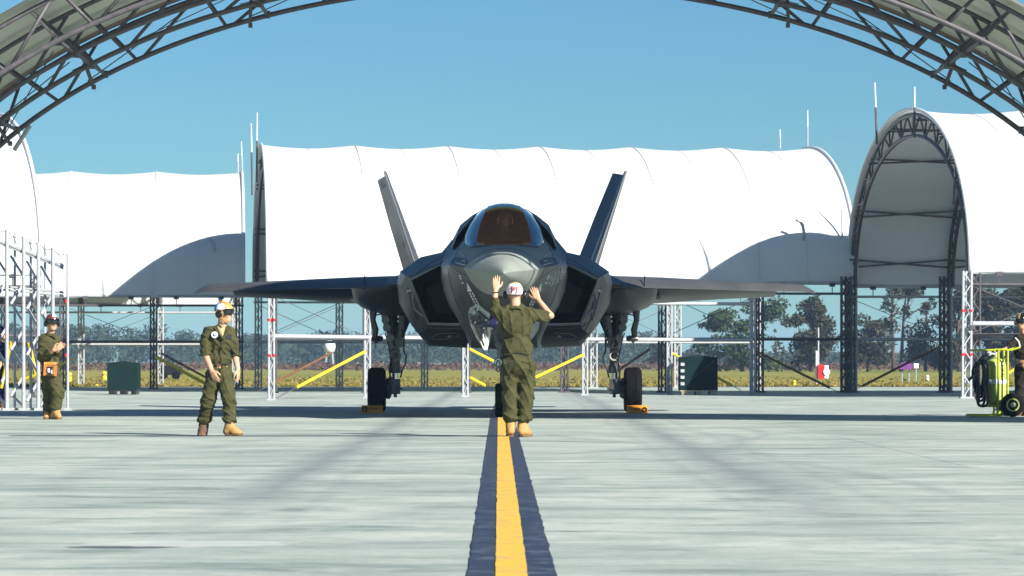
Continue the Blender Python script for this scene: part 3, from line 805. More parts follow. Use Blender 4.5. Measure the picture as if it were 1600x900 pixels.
for k in (-.4, -.1, .2):
    g = MB(); g.tube((c.x+k, d, 0), (c.x+k, d, c.z-.1), .022, n=6); g.build('leg', M_bluep, t)
d = 420; c = px(515, 542, d)
t = thing('water_tank', (c.x, d, 0), 'small pale elevated water tank in front of the far woods, left of the jet wheel', 'water tank')
g = MB(); g.lathe((c.x, d, c.z-.75), (0,0,1), [(.2,0),(.62,.25),(.72,.8),(.62,1.3),(.15,1.6)], 16); g.build('tank', M_whitep, t, smooth=True)
for k in range(4):
    g = MB(); aa = k*math.pi/2+.7; g.tube((c.x+.7*math.cos(aa), d+.7*math.sin(aa), 0), (c.x+.45*math.cos(aa), d+.45*math.sin(aa), c.z-.4), .06, n=5); g.build('leg', M_steel, t)

# ------------------------------------------------------------------ fighter jet
JX = -.124; D0 = 51.0
jet = thing('fighter_jet', (JX, 60.0, 0), 'dark grey twin tailed fighter jet facing the camera on the taxi line', 'fighter jet')
def J(dx, y, s):
    d = D0+s; return Vector((JX+dx*d/F, d, HC+(HY-y)*d/F))
def mir(p): return Vector((2*JX-p[0], p[1], p[2]))
def mring(r): return [mir(p) for p in r]
# forward and centre fuselage sections: (s, half outline in px from the centre line, top centre -> bottom centre)
def lens(hw, top, ch, bot, pu=2.0, pl=2.3, nu=6, nl_=7):
    o = []
    for k in range(nu):
        t = k/(nu); o.append((hw*t**.9, ch+(top-ch)*(1-t**pu)))
    o.append((hw, ch))
    for k in range(1, nl_+1):
        t = 1-k/nl_; o.append((hw*(t**.75 if t > 0 else 0), ch+(bot-ch)*(1-t**pl)))
    return o
secs = [(.0, [(0,426.5)]*14), (.06, lens(4.5, 423, 426, 430)), (.28, lens(15, 415, 424.5, 436)), (.7, lens(32, 405, 423, 444)), (1.2, lens(48, 396.5, 421, 452)), (1.8, lens(63, 388.5, 418.5, 462, 2.2, 2.3)),
        (2.6, lens(78, 384.5, 415.5, 488, 2.6, 2.0))]
def sec14(top, sill, mid, ch, low):                 # explicit sections with 14 points
    return [(0, top[1])]+[(sill[0]*k/3, top[1]+(sill[1]-top[1])*(k/3)**2) for k in (1, 2)]+[sill]+mid+[ch]+low
secs += [(3.4, sec14((0,381), (63,384), [(72,394),(80,403)], (88,413), [(89,430),(86,450),(80,470),(70,493),(60,512),(48,525),(0,528)])),
         (4.6, sec14((0,380), (65,378), [(74,390),(86,400)], (98.5,413), [(99,432),(95,455),(86,478),(72,500),(61,520),(52,541),(0,544)])),
         (5.6, sec14((0,345), (62,366), [(78,380),(88,392)], (100,404), [(97,432),(90,458),(78,482),(66,503),(60,525),(52,543),(0,546)])),
         (6.15, sec14((0,322), (52,339), [(70,353),(80,373)], (97,393), [(94,432),(86,460),(76,484),(66,505),(62,525),(54,543),(0,546)])),
         (8.0, sec14((0,322), (50,340), [(68,356),(79,376)], (95,396), [(92,430),(84,460),(76,484),(66,505),(62,525),(54,540),(0,543)])),
         (10.5, sec14((0,350), (46,362), [(62,374),(76,388)], (92,404), [(92,430),(84,460),(76,480),(66,500),(62,515),(54,525),(0,528)])),
         (13.4, sec14((0,385), (40,392), [(56,400),(66,408)], (74,418), [(74,432),(70,450),(64,465),(56,478),(48,486),(36,492),(0,494)]))]
def full(s, half):
    R = [J(a, b, s) for a, b in half]
    return R[:-1]+[R[-1]]+[mir(p) for p in reversed(R[1:-1])]
rings = [full(s, h) for s, h in secs]
# refine by interpolation so that shading stays smooth
def refine(rings, n):
    out = []
    L = len(rings)
    for i in range(L-1):
        p0 = rings[max(i-1, 0)]; p1 = rings[i]; p2 = rings[i+1]; p3 = rings[min(i+2, L-1)]
        for k in range(n):
            t = k/n; row = []
            for a, b, c, d_ in zip(p0, p1, p2, p3):
                m1 = (c-a)*.5; m2 = (d_-b)*.5
                m1 = m1 if m1.length < (c-b).length*1.2 else m1.normalized()*(c-b).length
                m2 = m2 if m2.length < (c-b).length*1.2 else m2.normalized()*(c-b).length
                row.append((2*t**3-3*t*t+1)*b+(t**3-2*t*t+t)*m1+(-2*t**3+3*t*t)*c+(t**3-t*t)*m2)
            out.append(row)
    out.append(rings[-1]); return out
rad = refine(rings[:6], 3)
g = MB(); g.loft(rad, closed=True); radome = g.build('radome', M_jet2, jet, smooth=True, sharp=42, fix=True)
body = refine(rings[5:], 4)
g = MB(); g.loft(body, closed=True, cap1=True); fus = g.build('fuselage', M_jet, jet, smooth=True, sharp=38, fix=True)
g = MB(); R5 = rings[5]; g.path([p*1.0 for p in R5], .008, n=4, closed=True); g.build('radome_seam', M_seam, jet)
# upper forward panel, lighter, between radome and windscreen
g = MB()
up = []
for s, h in ((1.84, secs[5][1]), (2.6, secs[6][1]), (3.3, secs[7][1])):
    hh = h if s < 3.2 else secs[7][1]
    row = [(hh[k][0], hh[k][1]-1.0) for k in range(6)]
    R = [J(a, b, s) for a, b in row]; up.append([mir(p) for p in reversed(R[1:])]+R)
g.loft(refine(up, 3)); fwd = g.build('sensor_panel', M_jet2, jet, smooth=True, fix=True)

def air_intake(mirror):
    f = (lambda r: mring(r)) if mirror else (lambda r: r)
    def ring(pts): return f([J(a, b, s) for a, b, s in pts])
    lipin = ring([(100,415,4.62),(122,426,4.85),(144,438,5.10),(136,460,5.18),(127,482,5.28),(117.5,504,5.40),(88,505,5.25),(58,505,5.05)])
    lip0 = ring([(100,413.5,4.60),(122.5,424,4.83),(146,436,5.07),(138.5,460,5.16),(129.5,483,5.26),(119,507,5.40),(88,508,5.25),(57,508,5.05)])
    lip1 = ring([(99,410.5,4.72),(124,420.5,4.98),(150.5,432.5,5.22),(144,458,5.3),(133,485,5.4),(121,512.5,5.5),(88,514,5.4),(56,514,5.2)])
    r1 = ring([(97,402,5.5),(128,412,5.6),(159,428,5.8),(165,445,5.8),(152,482,5.9),(133,522,6.0),(112,532,6.0),(56,527,5.8)])
    r2 = ring([(95,394,6.3),(131,402,6.4),(163,424,6.5),(168.5,443,6.5),(164,474,6.6),(143,511,6.6),(119,538.5,6.6),(58,541,6.6)])
    r3 = ring([(92,394,7.6),(128,403,7.6),(160,424,7.6),(168,442,7.6),(164,472,7.6),(146,506,7.6),(119,540,7.6),(58,543,7.6)])
    r4 = ring([(88,398,10),(124,408,10),(156,425,10),(166,442,10),(156,470,10),(138,498,10),(110,522,10),(58,528,10)])
    r5 = ring([(60,405,13.6),(90,412,13.6),(118,424,13.6),(126,440,13.6),(118,462,13.6),(104,480,13.6),(84,492,13.6),(46,496,13.6)])
    g = MB(); g.loft([lip0]+refine([lip1, r1, r2, r3, r4, r5], 3), closed=True, cap1=True)
    o = g.build('intake_nacelle', M_jet, jet, smooth=True, sharp=32, fix=True)
    q = MB(); q.path(lip0, .011, n=5, closed=True); q.build('lip_highlight', M_seam, o, smooth=True); q = MB(); q.loft([lipin, lip0], closed=True); q.build('intake_lip', M_jet3, o, smooth=False, fix=False)  # pale tube paints a highlight along the lip edge
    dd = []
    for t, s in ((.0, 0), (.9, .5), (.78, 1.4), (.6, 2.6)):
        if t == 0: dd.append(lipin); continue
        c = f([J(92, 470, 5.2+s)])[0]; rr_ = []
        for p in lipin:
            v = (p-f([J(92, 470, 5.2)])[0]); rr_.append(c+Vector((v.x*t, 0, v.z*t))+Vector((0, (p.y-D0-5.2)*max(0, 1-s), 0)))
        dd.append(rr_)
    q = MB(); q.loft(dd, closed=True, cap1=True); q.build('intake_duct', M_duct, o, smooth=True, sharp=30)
    return o
nac = [air_intake(False), air_intake(True)]

# canopy: bubble over the cockpit
cp = []
for s, hw, top, sl in ((2.62, 26, 384.0, 385.5), (2.9, 50, 372, 387), (3.3, 58, 356, 386), (3.8, 62, 339, 381), (4.3, 63, 326.5, 377), (4.9, 60, 319, 372), (5.5, 56, 317.5, 362), (6.1, 50, 321, 345)):
    row = []
    wt_ = {2.62: 23, 2.9: 42, 3.3: 43, 3.8: 39, 4.3: 33, 4.9: 28, 5.5: 26, 6.1: 24}[s]
    tb = math.asin(min(.97, (wt_/hw)**(1/.85)))
    for k in range(13):
        t = tb*k/6 if k <= 6 else tb+(math.pi/2-tb)*(k-6)/6
        row.append((hw*math.sin(t)**.85*(1-.10*math.cos(t)**2), sl+(top-sl)*max(0, math.cos(t))**1.15))
    R = [J(a, b, s) for a, b in row]; cp.append([mir(p) for p in reversed(R[1:])]+R)
m = bpy.data.materials.new('tinted_canopy_glass'); m.use_nodes = True; n = m.node_tree.nodes; l = m.node_tree.links
n.remove(n['Principled BSDF']); tr = n.new('ShaderNodeBsdfTransparent'); tr.inputs[0].default_value = (.95,.74,.62,1)
gl = n.new('ShaderNodeBsdfGlossy'); gl.inputs['Roughness'].default_value = .03; gl.inputs[0].default_value = (1,1,1,1)
lw = n.new('ShaderNodeFresnel'); lw.inputs[0].default_value = 4.5; mx = n.new('ShaderNodeMixShader')
l.new(lw.outputs[0], mx.inputs[0]); l.new(tr.outputs[0], mx.inputs[1]); l.new(gl.outputs[0], mx.inputs[2]); l.new(mx.outputs[0], n['Material Output'].inputs[0])
M_glass = m
# gold coated glass of one canopy, split off to paint where reflections stop
m = bpy.data.materials.new('copper_dull_canopy_glass'); m.use_nodes = True; n = m.node_tree.nodes; l = m.node_tree.links
n.remove(n['Principled BSDF']); tr = n.new('ShaderNodeBsdfTransparent'); tr.inputs[0].default_value = (1.0,.80,.68,1)
gl = n.new('ShaderNodeBsdfGlossy'); gl.inputs['Roughness'].default_value = .05; gl.inputs[0].default_value = (.5,.3,.2,1)
df = n.new('ShaderNodeBsdfDiffuse'); df.inputs[0].default_value = (.75,.26,.09,1)
m1 = n.new('ShaderNodeMixShader'); m1.inputs[0].default_value = .30; l.new(tr.outputs[0], m1.inputs[1]); l.new(df.outputs[0], m1.inputs[2])
m2 = n.new('ShaderNodeMixShader'); m2.inputs[0].default_value = .05; l.new(m1.outputs[0], m2.inputs[1]); l.new(gl.outputs[0], m2.inputs[2]); l.new(m2.outputs[0], n['Material Output'].inputs[0])
M_dull_glass = m
cpr = refine(cp, 4)
NF = 17; K0, K1 = 6, 18                               # forward pane: rows before NF, columns K0..K1
g = MB(); g.loft([r[:K0+1] for r in cpr[:NF+1]]); g.loft([r[K1:] for r in cpr[:NF+1]]); g.loft(cpr[NF:])
can = g.build('canopy', M_glass, jet, smooth=True, fix=True)
g = MB(); g.loft([r[K0:K1+1] for r in cpr[:NF+1]]); wsn = g.build('dull_canopy_pane', M_dull_glass, jet, smooth=True, fix=True)
# canopy frame: sill tubes, bow and the detonation cord along the crown
g = MB()
for side in (0, -1): g.path([r[side]+Vector((0,0,.0)) for r in cpr], .022, n=6)
g.build('canopy_sill', M_jet, can, smooth=True)
bow = cpr[NF][K0:K1+1]
g = MB(); g.path([p-Vector((0,0,.012)) for p in bow], .028, n=6); g.build('canopy_bow', M_gold, can, smooth=True)
g = MB(); g.path([r[12]-Vector((0,0,.006)) for r in cpr[4:]], .007, n=4); g.build('canopy_cord', M_blackp, can)
# cockpit: coaming, side consoles, seat
g = MB(); g.path([J(a, y, 3.75) for a, y in ((-50,386),(-38,380),(-20,376.5),(0,375.5),(20,376.5),(38,380),(50,386))], [.04,.07,.09,.1,.09,.07,.04], n=8)
g.build('instrument_coaming', M_blackp, jet, smooth=True)
for s in (-1, 1):
    g = MB(); g.box(J(s*37, 381.5, 3.1), (.14,.25,.035)); g.build('coaming_latch', M_yellow, jet)
g = MB(); R = Matrix.Rotation(-.25, 3, 'X')
g.box(J(0, 362, 5.15), (.52, .10, .85), R); g.box(J(0, 338, 5.25), (.34, .14, .30), R); g.box(J(-21, 350, 5.1), (.05,.16,.5), R); g.box(J(21, 350, 5.1), (.05,.16,.5), R)
g.build('ejection_seat', M_cloth_brown, jet)
# cockpit rear bulkhead
g = MB(); g.prism([J(a, y, 5.55) for a, y in ((-50,366),(-46,345),(-33,330),(-16,324),(0,322.5),(16,324),(33,330),(46,345),(50,366))], (0,.05,0)); g.build('cockpit_bulkhead', M_pouch, jet)
# lift fan hump doors: raised shoulders behind the canopy
for sg in (1, -1):
    g = MB()
    rr1 = [J(sg*a, b, 5.75) for a, b in ((40,344),(46,336),(58,345),(70,354),(76,366),(79,378),(84,386))]
    rr0 = [J(sg*a, b, 5.0) for a, b in ((54,366),(60,352),(66,359),(72,366),(76,373),(78,380),(82,388))]
    rr2 = [J(sg*a, b, 8.2) for a, b in ((40,344),(46,338),(58,346),(69,355),(76,367),(79,380),(84,390))]
    g.loft(refine([rr0, rr1, rr2], 3)); g.build('lift_fan_shoulder', M_jet, jet, smooth=True, sharp=25)

# wings
def airfoil(p_le, p_te, th, droop=.0, nn=9):
    """upper points LE->TE then lower TE->LE, vertical thickness th"""
    up, lo = [], []
    for k in range(nn):
        t = k/(nn-1); z = th*(2.6*math.sqrt(t)*(1-t)*.75+.04*(1-t)); 
        c = p_le+(p_te-p_le)*t-Vector((0,0,droop*(1-min(1, t/.22))**1.0))
        up.append(c+Vector((0,0,z*.62))); lo.append(c-Vector((0,0,z*.45)))
    return up+list(reversed(lo[:-1]))[0:]
def wing(sg):
    st = []
    for a, sle, ste, z, th, dr in ((1.50, 6.2, 10.3, 2.18, .30, .04), (1.95, 6.75, 10.3, 2.20, .25, .08), (2.6, 7.2, 10.2, 2.21, .20, .10), (4.0, 8.2, 10.0, 2.19, .135, .10), (4.78, 8.75, 9.95, 2.175, .11, .095), (5.14, 9.0, 10.25, 2.165, .095, .085), (5.36, 9.2, 10.3, 2.085, .03, .035)):
        st.append(airfoil(Vector((JX+sg*a, D0+sle, z)), Vector((JX+sg*a, D0+ste, z+.0)), th, dr))
    g = MB(); g.loft(refine(st, 2), closed=True, cap0=True, cap1=True); w = g.build('wing', M_jet, jet, smooth=True, sharp=40, fix=True)
    # drooped trailing edge flap with its fairing
    fl = []
    for a, s0, s1, z, th, dp in ((1.62, 10.25, 11.4, 2.13, .22, .27), (2.6, 10.15, 11.2, 2.15, .18, .24), (3.8, 10.0, 10.9, 2.15, .12, .165), (4.76, 9.95, 10.75, 2.15, .09, .125)):
        fl.append(airfoil(Vector((JX+sg*a, D0+s0, z)), Vector((JX+sg*a, D0+s1, z-dp)), th, 0, 7))
    g = MB(); g.loft(refine(fl, 2), closed=True, cap0=True, cap1=True); g.build('flap', M_jet, w, smooth=True, sharp=40, fix=True)
    # leading edge slat joint, fairing bulge
    g = MB(); g.path([Vector((JX+sg*a, D0+s, z)) for a, s, z in ((1.9,7.7,2.02),(2.2,8.4,1.99),(2.5,9.6,1.99),(2.7,10.6,2.0))], [.05,.12,.13,.05], n=8); g.build('wing_fairing', M_jet, w, smooth=True)
    g = MB(); g.tube(Vector((JX+sg*2.32, D0+7.02, 2.10)), Vector((JX+sg*2.34, D0+7.3, 2.31)), .012, n=4); g.build('slat_joint', M_blackp, w)
    # wing root glove joining the nacelle
    gl_ = []
    for a, s0, z, th in ((1.35, 5.75, 2.20, .40), (1.62, 6.2, 2.20, .34), (1.95, 6.72, 2.18, .26)):
        gl_.append(airfoil(Vector((JX+sg*a, D0+s0, z)), Vector((JX+sg*a, D0+10.6, z-.02)), th, .03))
    g = MB(); g.loft(refine(gl_, 2), closed=True, cap0=True, cap1=True); g.build('wing_glove', M_jet, w, smooth=True, sharp=40, fix=True)
    return w
for sg in (1, -1): wing(sg)
# horizontal tails
for sg in (1, -1):
    st = [airfoil(Vector((JX+sg*a, D0+s0, z)), Vector((JX+sg*a, D0+s1, z-.05)), th, 0, 6) for a, s0, s1, z, th in ((1.25, 11.9, 15.2, 2.02, .14), (2.4, 13.2, 15.4, 2.05, .10), (3.35, 14.3, 15.5, 2.07, .05))]
    g = MB(); g.loft(st, closed=True, cap0=True, cap1=True); g.build('tailplane', M_jet, jet, smooth=True, sharp=40, fix=True)
# fins and rudders
def fin(sg):
    base = J(sg*140, 414, 10.3); tip = Vector((JX+sg*2.215, D0+12.9, 4.37))
    n_ = (tip-base); n_.y = 0; n_.normalize(); side = Vector((-n_.z, 0, n_.x))     # across the fin
    if side.x < 0: side = -side
    secs_ = []
    for f in (-.18, .0, .25, .5, .75, 1.0):
        c0 = base+(tip-base)*f; ch = 2.5+(1.35-2.5)*max(f, 0); th = .17+(.055-.17)*max(f, 0)
        r = []
        for t, w in ((0,.04),(.03,.45),(.15,.85),(.4,1),(.7,.8)): r.append(c0+Vector((0,ch*t,0))+side*th*.5*w)
        for t, w in ((.7,.8),(.4,1),(.15,.85),(.03,.45)): r.append(c0+Vector((0,ch*t,0))-side*th*.5*w)
        secs_.append(r)
    g = MB(); g.loft(secs_, closed=True, cap0=True, cap1=True); fn = g.build('tail_fin', M_jet, jet, smooth=True, sharp=45, fix=True)
    rs = []
    ang = .33
    for f in (.04, .5, .985):
        c0 = base+(tip-base)*f; ch = 2.5+(1.35-2.5)*f; th = (.17+(.055-.17)*f)*.8
        h = c0+Vector((0, ch*.705, 0)); L = ch*.34*(1.0+.30*f)
        te = h+Vector((0, L*math.cos(ang), 0))-side*L*math.sin(ang)
        rs.append([h+side*th*.5, te+side*.012, te-side*.012, h-side*th*.5])
    g = MB(); g.loft(rs, closed=True, cap0=True, cap1=True); g.build('rudder', M_jet, fn, fix=True)
    g = MB(); e = [secs_[k][0]+Vector((0,-.002,0)) for k in range(1, 6)]; g.path(e, .010, n=4); g.build('leading_edge_strip', M_seam, fn)
    return fn
fins = [fin(1), fin(-1)]

# landing gear
def wheel_on(parent, c, r, w, m_rim):
    g = MB(); prof = [(r*.55,-w/2),(r*.86,-w*.5),(r*.955,-w*.40),(r,-w*.24)]
    for k in range(-2, 3): prof += [(r, w*.085*k-w*.025),(r*.985, w*.085*k-.005),(r*.985, w*.085*k+.005),(r, w*.085*k+w*.025)]
    prof += [(r,w*.24),(r*.955,w*.40),(r*.86,w*.5),(r*.55,w/2)]
    g.lathe(c, (1,0,0), prof, 40); ty = g.build('tyre', M_black, parent, smooth=True, sharp=30)
    g = MB(); g.lathe(c, (1,0,0), [(r*.2,-w*.44),(r*.5,-w*.40),(r*.56,-w*.47),(r*.57,-w*.3),(r*.57,w*.3),(r*.56,w*.47),(r*.5,w*.40),(r*.2,w*.44)], 24); g.build('wheel_rim', m_rim, parent, smooth=True, sharp=30)
def main_gear(sg):
    G = thing('main_gear', jet['o'], None, None); G.parent = jet; G.location = (0,0,0)
    def P(dx, y, s): return J(sg*dx, y, s)
    wheel_on(G, Vector((JX+sg*2.2, 60.0, .392)), .392, .30, M_gear)
    g = MB(); g.tube(P(180, 470, 8.9), P(172, 548, 9.0), .075, .07, n=12); g.tube(P(172, 545, 9.0), P(171, 578, 9.0), .095, n=12); g.tube(P(171, 572, 9.0), P(171, 583, 9.0), .11, n=12); g.build('shock_strut', M_gear, G, smooth=True, sharp=40)
    g = MB(); g.tube(P(171, 580, 9.0), P(171, 600, 9.0), .055, n=12); g.build('oleo_piston', M_chrome, G, smooth=True, sharp=40)
    g = MB(); g.box(P(171, 604, 9.0), (.17,.18,.26)); g.tube(P(168, 612, 9.0), P(194, 607, 9.0), .06, n=10); g.tube(P(171, 615, 9), P(171, 621, 9), .03, n=8); g.tube(P(171, 608, 8.9), P(160, 607, 8.9), .022, n=8); g.lathe(P(184, 607, 9.0), (1,0,0), [(.14,-.05),(.18,0),(.18,.05),(.12,.08)], 16)
    g.build('axle_block', M_gear, G, smooth=True, sharp=40)
    g = MB(); g.tube(P(160, 492, 8.8), P(163, 518, 8.9), .055, n=10); g.tube(P(163, 512, 8.9), P(168, 546, 8.9), .035, n=10); g.build('retract_actuator', M_gearw, G, smooth=True, sharp=40)
    g = MB(); g.tube(P(192, 476, 8.7), P(184, 512, 8.85), .06, .05, n=8); g.tube(P(184, 505, 8.85), P(176, 545, 8.9), .045, n=8)
    for y, dx in ((486,190),(500,186),(512,184),(528,179)): g.lathe(P(dx, y, 8.75), (0,1,0), [(.07,-.05),(.075,0),(.06,.06)], 10)
    g.build('side_brace', M_gearw, G, smooth=True, sharp=40)
    g = MB(); R = [.034]
    for (dx, y, rr_) in ((170,536,.085),(171,556,.08),(164,535,.07)):
        c = P(dx, y, 8.86); g.path([c+Vector((rr_*math.cos(a_*math.pi/6), -.02, rr_*math.sin(a_*math.pi/6))) for a_ in range(12)], .022, n=5, closed=True)
    g.build('lug_ring', M_gearw, G, smooth=True)
    g = MB()
    g.path([P(*q, 8.8) for q in ((161,515),(157,522),(158,548),(154,556),(155,568),(160,578),(163,590))], .014, n=5)
    g.path([P(*q, 8.82) for q in ((176,560),(181,575),(179,588),(183,600),(190,603))], .016, n=5)
    g.path([P(*q, 8.82) for q in ((187,520),(183,535),(178,560),(177,580))], .012, n=5)
    g.build('brake_hose', M_blackp, G, smooth=True)
    g = MB(); g.path([P(*q, 8.95) for q in ((176,590),(183,594),(176,601),(180,606))], .03, n=6); g.build('torque_link', M_gear, G)
    # hanging outer door seen edge-on
    g = MB(); g.path([P(*q, 8.6) for q in ((211,470),(205,484),(206,500),(202,515),(203,528),(200,536))], [.06,.075,.05,.06,.05,.02], n=8); g.lathe(P(199, 529, 8.6), (1,0,0), [(.03,-.1),(.05,-.05),(.05,.06),(.03,.1)], 8); g.tube(P(207, 494, 8.6), P(191, 490, 8.7), .012, n=5); g.tube(P(200,533,8.6), P(203.5,544,8.6), .012, n=5)
    g.build('outer_door_arm', M_gear, G, smooth=True, sharp=40)
    # inner gear bay door, a dark tapering panel
    g = MB(); poly = [P(146, 498, 9.2), P(158, 470, 9.2), P(186, 474, 9.2), P(178, 520, 9.25), P(170, 556, 9.3), P(163, 538, 9.3)]
    g.prism(poly, (0,.05,0)); g.build('gear_bay_door', M_blackp, G)
    q = MB()
    for dx, y in ((166,488),(179,488),(166,495),(178,495),(166,502),(177,502)): q.lathe(P(dx, y, 9.17), (0,1,0), [(.02,-.01),(.02,.02)], 8)
    q.build('door_bolt', M_chrome, G)
    q = MB(); q.tube(P(165, 462, 8.2), P(211, 473, 8.4), .016, n=6); q.tube(P(150, 488, 8.2), P(188, 470, 8.4), .013, n=6); q.build('door_strut', M_gearw, G)
    # wheel bay shadow box up into the wing
    return G
for sg in (1, -1): main_gear(sg)
# wheel bay bulges under the wing roots
for sg in (1, -1):
    g = MB(); rr_ = []
    for s, w, h in ((6.9, .1, .05), (7.6, .55, .30), (8.4, .66, .42), (9.6, .62, .40), (10.8, .2, .1)):
        c = Vector((JX+sg*1.95, D0+s, 2.12)); rr_.append([c+Vector((w*math.cos(a), 0, -h*abs(math.sin(a))**.8 if math.sin(a) > 0 else .02)) for a in [math.pi*2*k/18 for k in range(18)]])
    g.loft(refine(rr_, 3), closed=True, cap0=True, cap1=True); g.build('wheel_bay_fairing', M_jet, jet, smooth=True, sharp=60, fix=True)
# nose gear
NG = thing('nose_gear', jet['o'], None, None); NG.parent = jet; NG.location = (0,0,0)
for dx in (-.08, .08): wheel_on(NG, Vector((JX+dx, 55.0, .27)), .27, .125, M_gear)
g = MB(); g.tube(J(0, 530, 3.9), J(0, 600, 4.0), .07, n=12); g.tube((JX-.12,55,.27), (JX+.12,55,.27), .045, n=10); g.build('shock_strut', M_gear, NG, smooth=True, sharp=40)
g = MB(); g.tube(J(0, 598, 4.0), J(0, 628, 4.0), .05, n=12); g.build('oleo_piston', M_chrome, NG, smooth=True, sharp=40)
g = MB()
for dx in (-9, 9): g.lathe(J(dx, 566, 3.85), (0,-1,0), [(.02,-.06),(.06,-.04),(.075,.03),(.06,.05)], 14)
g.build('taxi_lamp', M_chrome, NG, smooth=True, sharp=40)
g = MB(); g.tube(J(-6, 520, 4.4), J(-3, 580, 4.0), .03, n=8); g.tube(J(6, 520, 4.4), J(3, 580, 4.0), .03, n=8); g.build('drag_brace', M_gearw, NG)
# open nose gear door, with its ribbed inner side and link rods
ND = MB(); dpoly = [(-56,489),(-53,481),(-44,476),(-36,483),(-25,492),(-14,503),(-24,517),(-28,533),(-31,547),(-42,530),(-52,509)]
front = [J(a, b, 2.35+.008*(a+56)) for a, b in dpoly]; ND.prism(front, (.05,.05,0)); nd = ND.build('nose_gear_door', M_doorw, NG)
q = MB()
for pa in (((-53,490),(-31,540)), ((-44,482),(-18,504)), ((-50,505),(-20,508)), ((-46,494),(-26,520)), ((-38,486),(-34,530)), ((-52,497),(-36,512)), ((-30,492),(-26,526))):
    q.path([J(a, b, 2.29+.008*(a+56)) for a, b in pa], .017, n=5)
for a, b in ((-44,496),(-38,509),(-30,505),(-33,519),(-25,509),(-40,501),(-35,498)): q.box(J(a, b, 2.27+.008*(a+56)), (.06+.03*(b % 3), .06, .05))
q.build('door_rib', M_gear, nd)
q = MB()
for a, b in ((-47,488),(-41,484),(-31,513),(-28,500),(-45,504)): q.lathe(J(a, b, 2.25+.008*(a+56)), (0,1,0), [(.016,-.02),(.016,.03)], 8)
q.build('door_latch', M_chrome, nd)
q = MB(); q.path([J(a, b, 2.7) for a, b in ((-22,496),(-17,512),(-12,530),(-8,548),(-9,560))], [.03,.035,.03,.025,.02], n=6)
for a, b in ((-20,503),(-15,519),(-10,538)): q.lathe(J(a, b, 2.66), (0,1,0), [(.045,-.04),(.045,.04)], 8)
q.build('door_linkage', M_gear, NG, smooth=True, sharp=40)
q = MB(); q.path([J(-9+3*math.cos(t), 572+9*math.sin(t), 2.7) for t in np.linspace(0, 2*math.pi, 14)[:-1]], .010, n=5, closed=True); q.build('door_cable', M_blackp, NG)
g = MB(); g.box(J(-17, 502, 2.2), (.12,.03,.20), Matrix.Rotation(.2, 3, 'Y')); g.build('placard', M_navy, NG)
g = MB(); g.prism([J(a, b, 2.4) for a, b in ((46,488),(56,500),(54,515),(44,530),(38,520))], (-.03,.05,0)); g.build('nose_gear_door', M_gearw, NG)
# side hook on the right intake edge and blade aerial
g = MB(); g.prism([J(a, b, 2.9) for a, b in ((-34,463),(-33,455),(-27,463))], (0,.25,0)); g.build('pitot_probe', M_jet, jet)
# sensor window under the nose and two small white probes on the radome panel
g = MB(); g.lathe(J(-9, 391.2, 2.05), (0,-.5,1), [(.035,-.02),(.045,0),(.02,.025)], 12); g.build('air_data_port', M_whitep, jet, smooth=True)
g = MB(); g.prism([J(a, b, 2.15) for a, b in ((2,392),(5,388.8),(10,388.8),(13,392))], (0,.12,.02)); g.build('targeting_window', M_blackp, jet)

# markings pressed on to the skin where they sit
def bvh_of(objs):
    vs, fs = [], []
    for o in objs:
        b = len(vs); off = Vector(o['o']); vs += [v.co+off for v in o.data.vertices]; fs += [[i+b for i in p.vertices] for p in o.data.polygons]
    return BVHTree.FromPolygons(vs, fs)
skin = bvh_of([fus, radome, fwd]+nac+[o for o in jet.children if o.name.startswith(('lift_fan', 'wheel_bay'))])
EYE = Vector((0,0,HC))
def hit(x, y, lift=.006):
    d = (px(x, y, 50)-EYE).normalized(); loc, nr, i, t = skin.ray_cast(EYE, d)
    if loc is None: return None
    if nr.dot(d) > 0: nr = -nr
    return loc+nr*lift
def ribbon(pts, w, m, name, par=jet, n=8):
    pp = []
    for (x0, y0), (x1, y1) in zip(pts[:-1], pts[1:]):
        for k in range(n): pp.append((x0+(x1-x0)*k/n, y0+(y1-y0)*k/n))
    pp.append(pts[-1]); H = [hit(x, y) for x, y in pp]; run = []; g = MB()
    for h in H+[None]:
        if h is None or (run and (h-run[-1]).length > .25):
            if len(run) > 1: g.path(run, w, n=4)
            run = []
        if h is not None: run.append(h)
    if g.v: return g.build(name, m, par)
def patch(poly, m, name, par=jet):
    g = MB(); H = [hit(*p) for p in poly]
    if any(h is None for h in H): return
    g.add(H, [tuple(range(len(H)))]); return g.build(name, m, par)
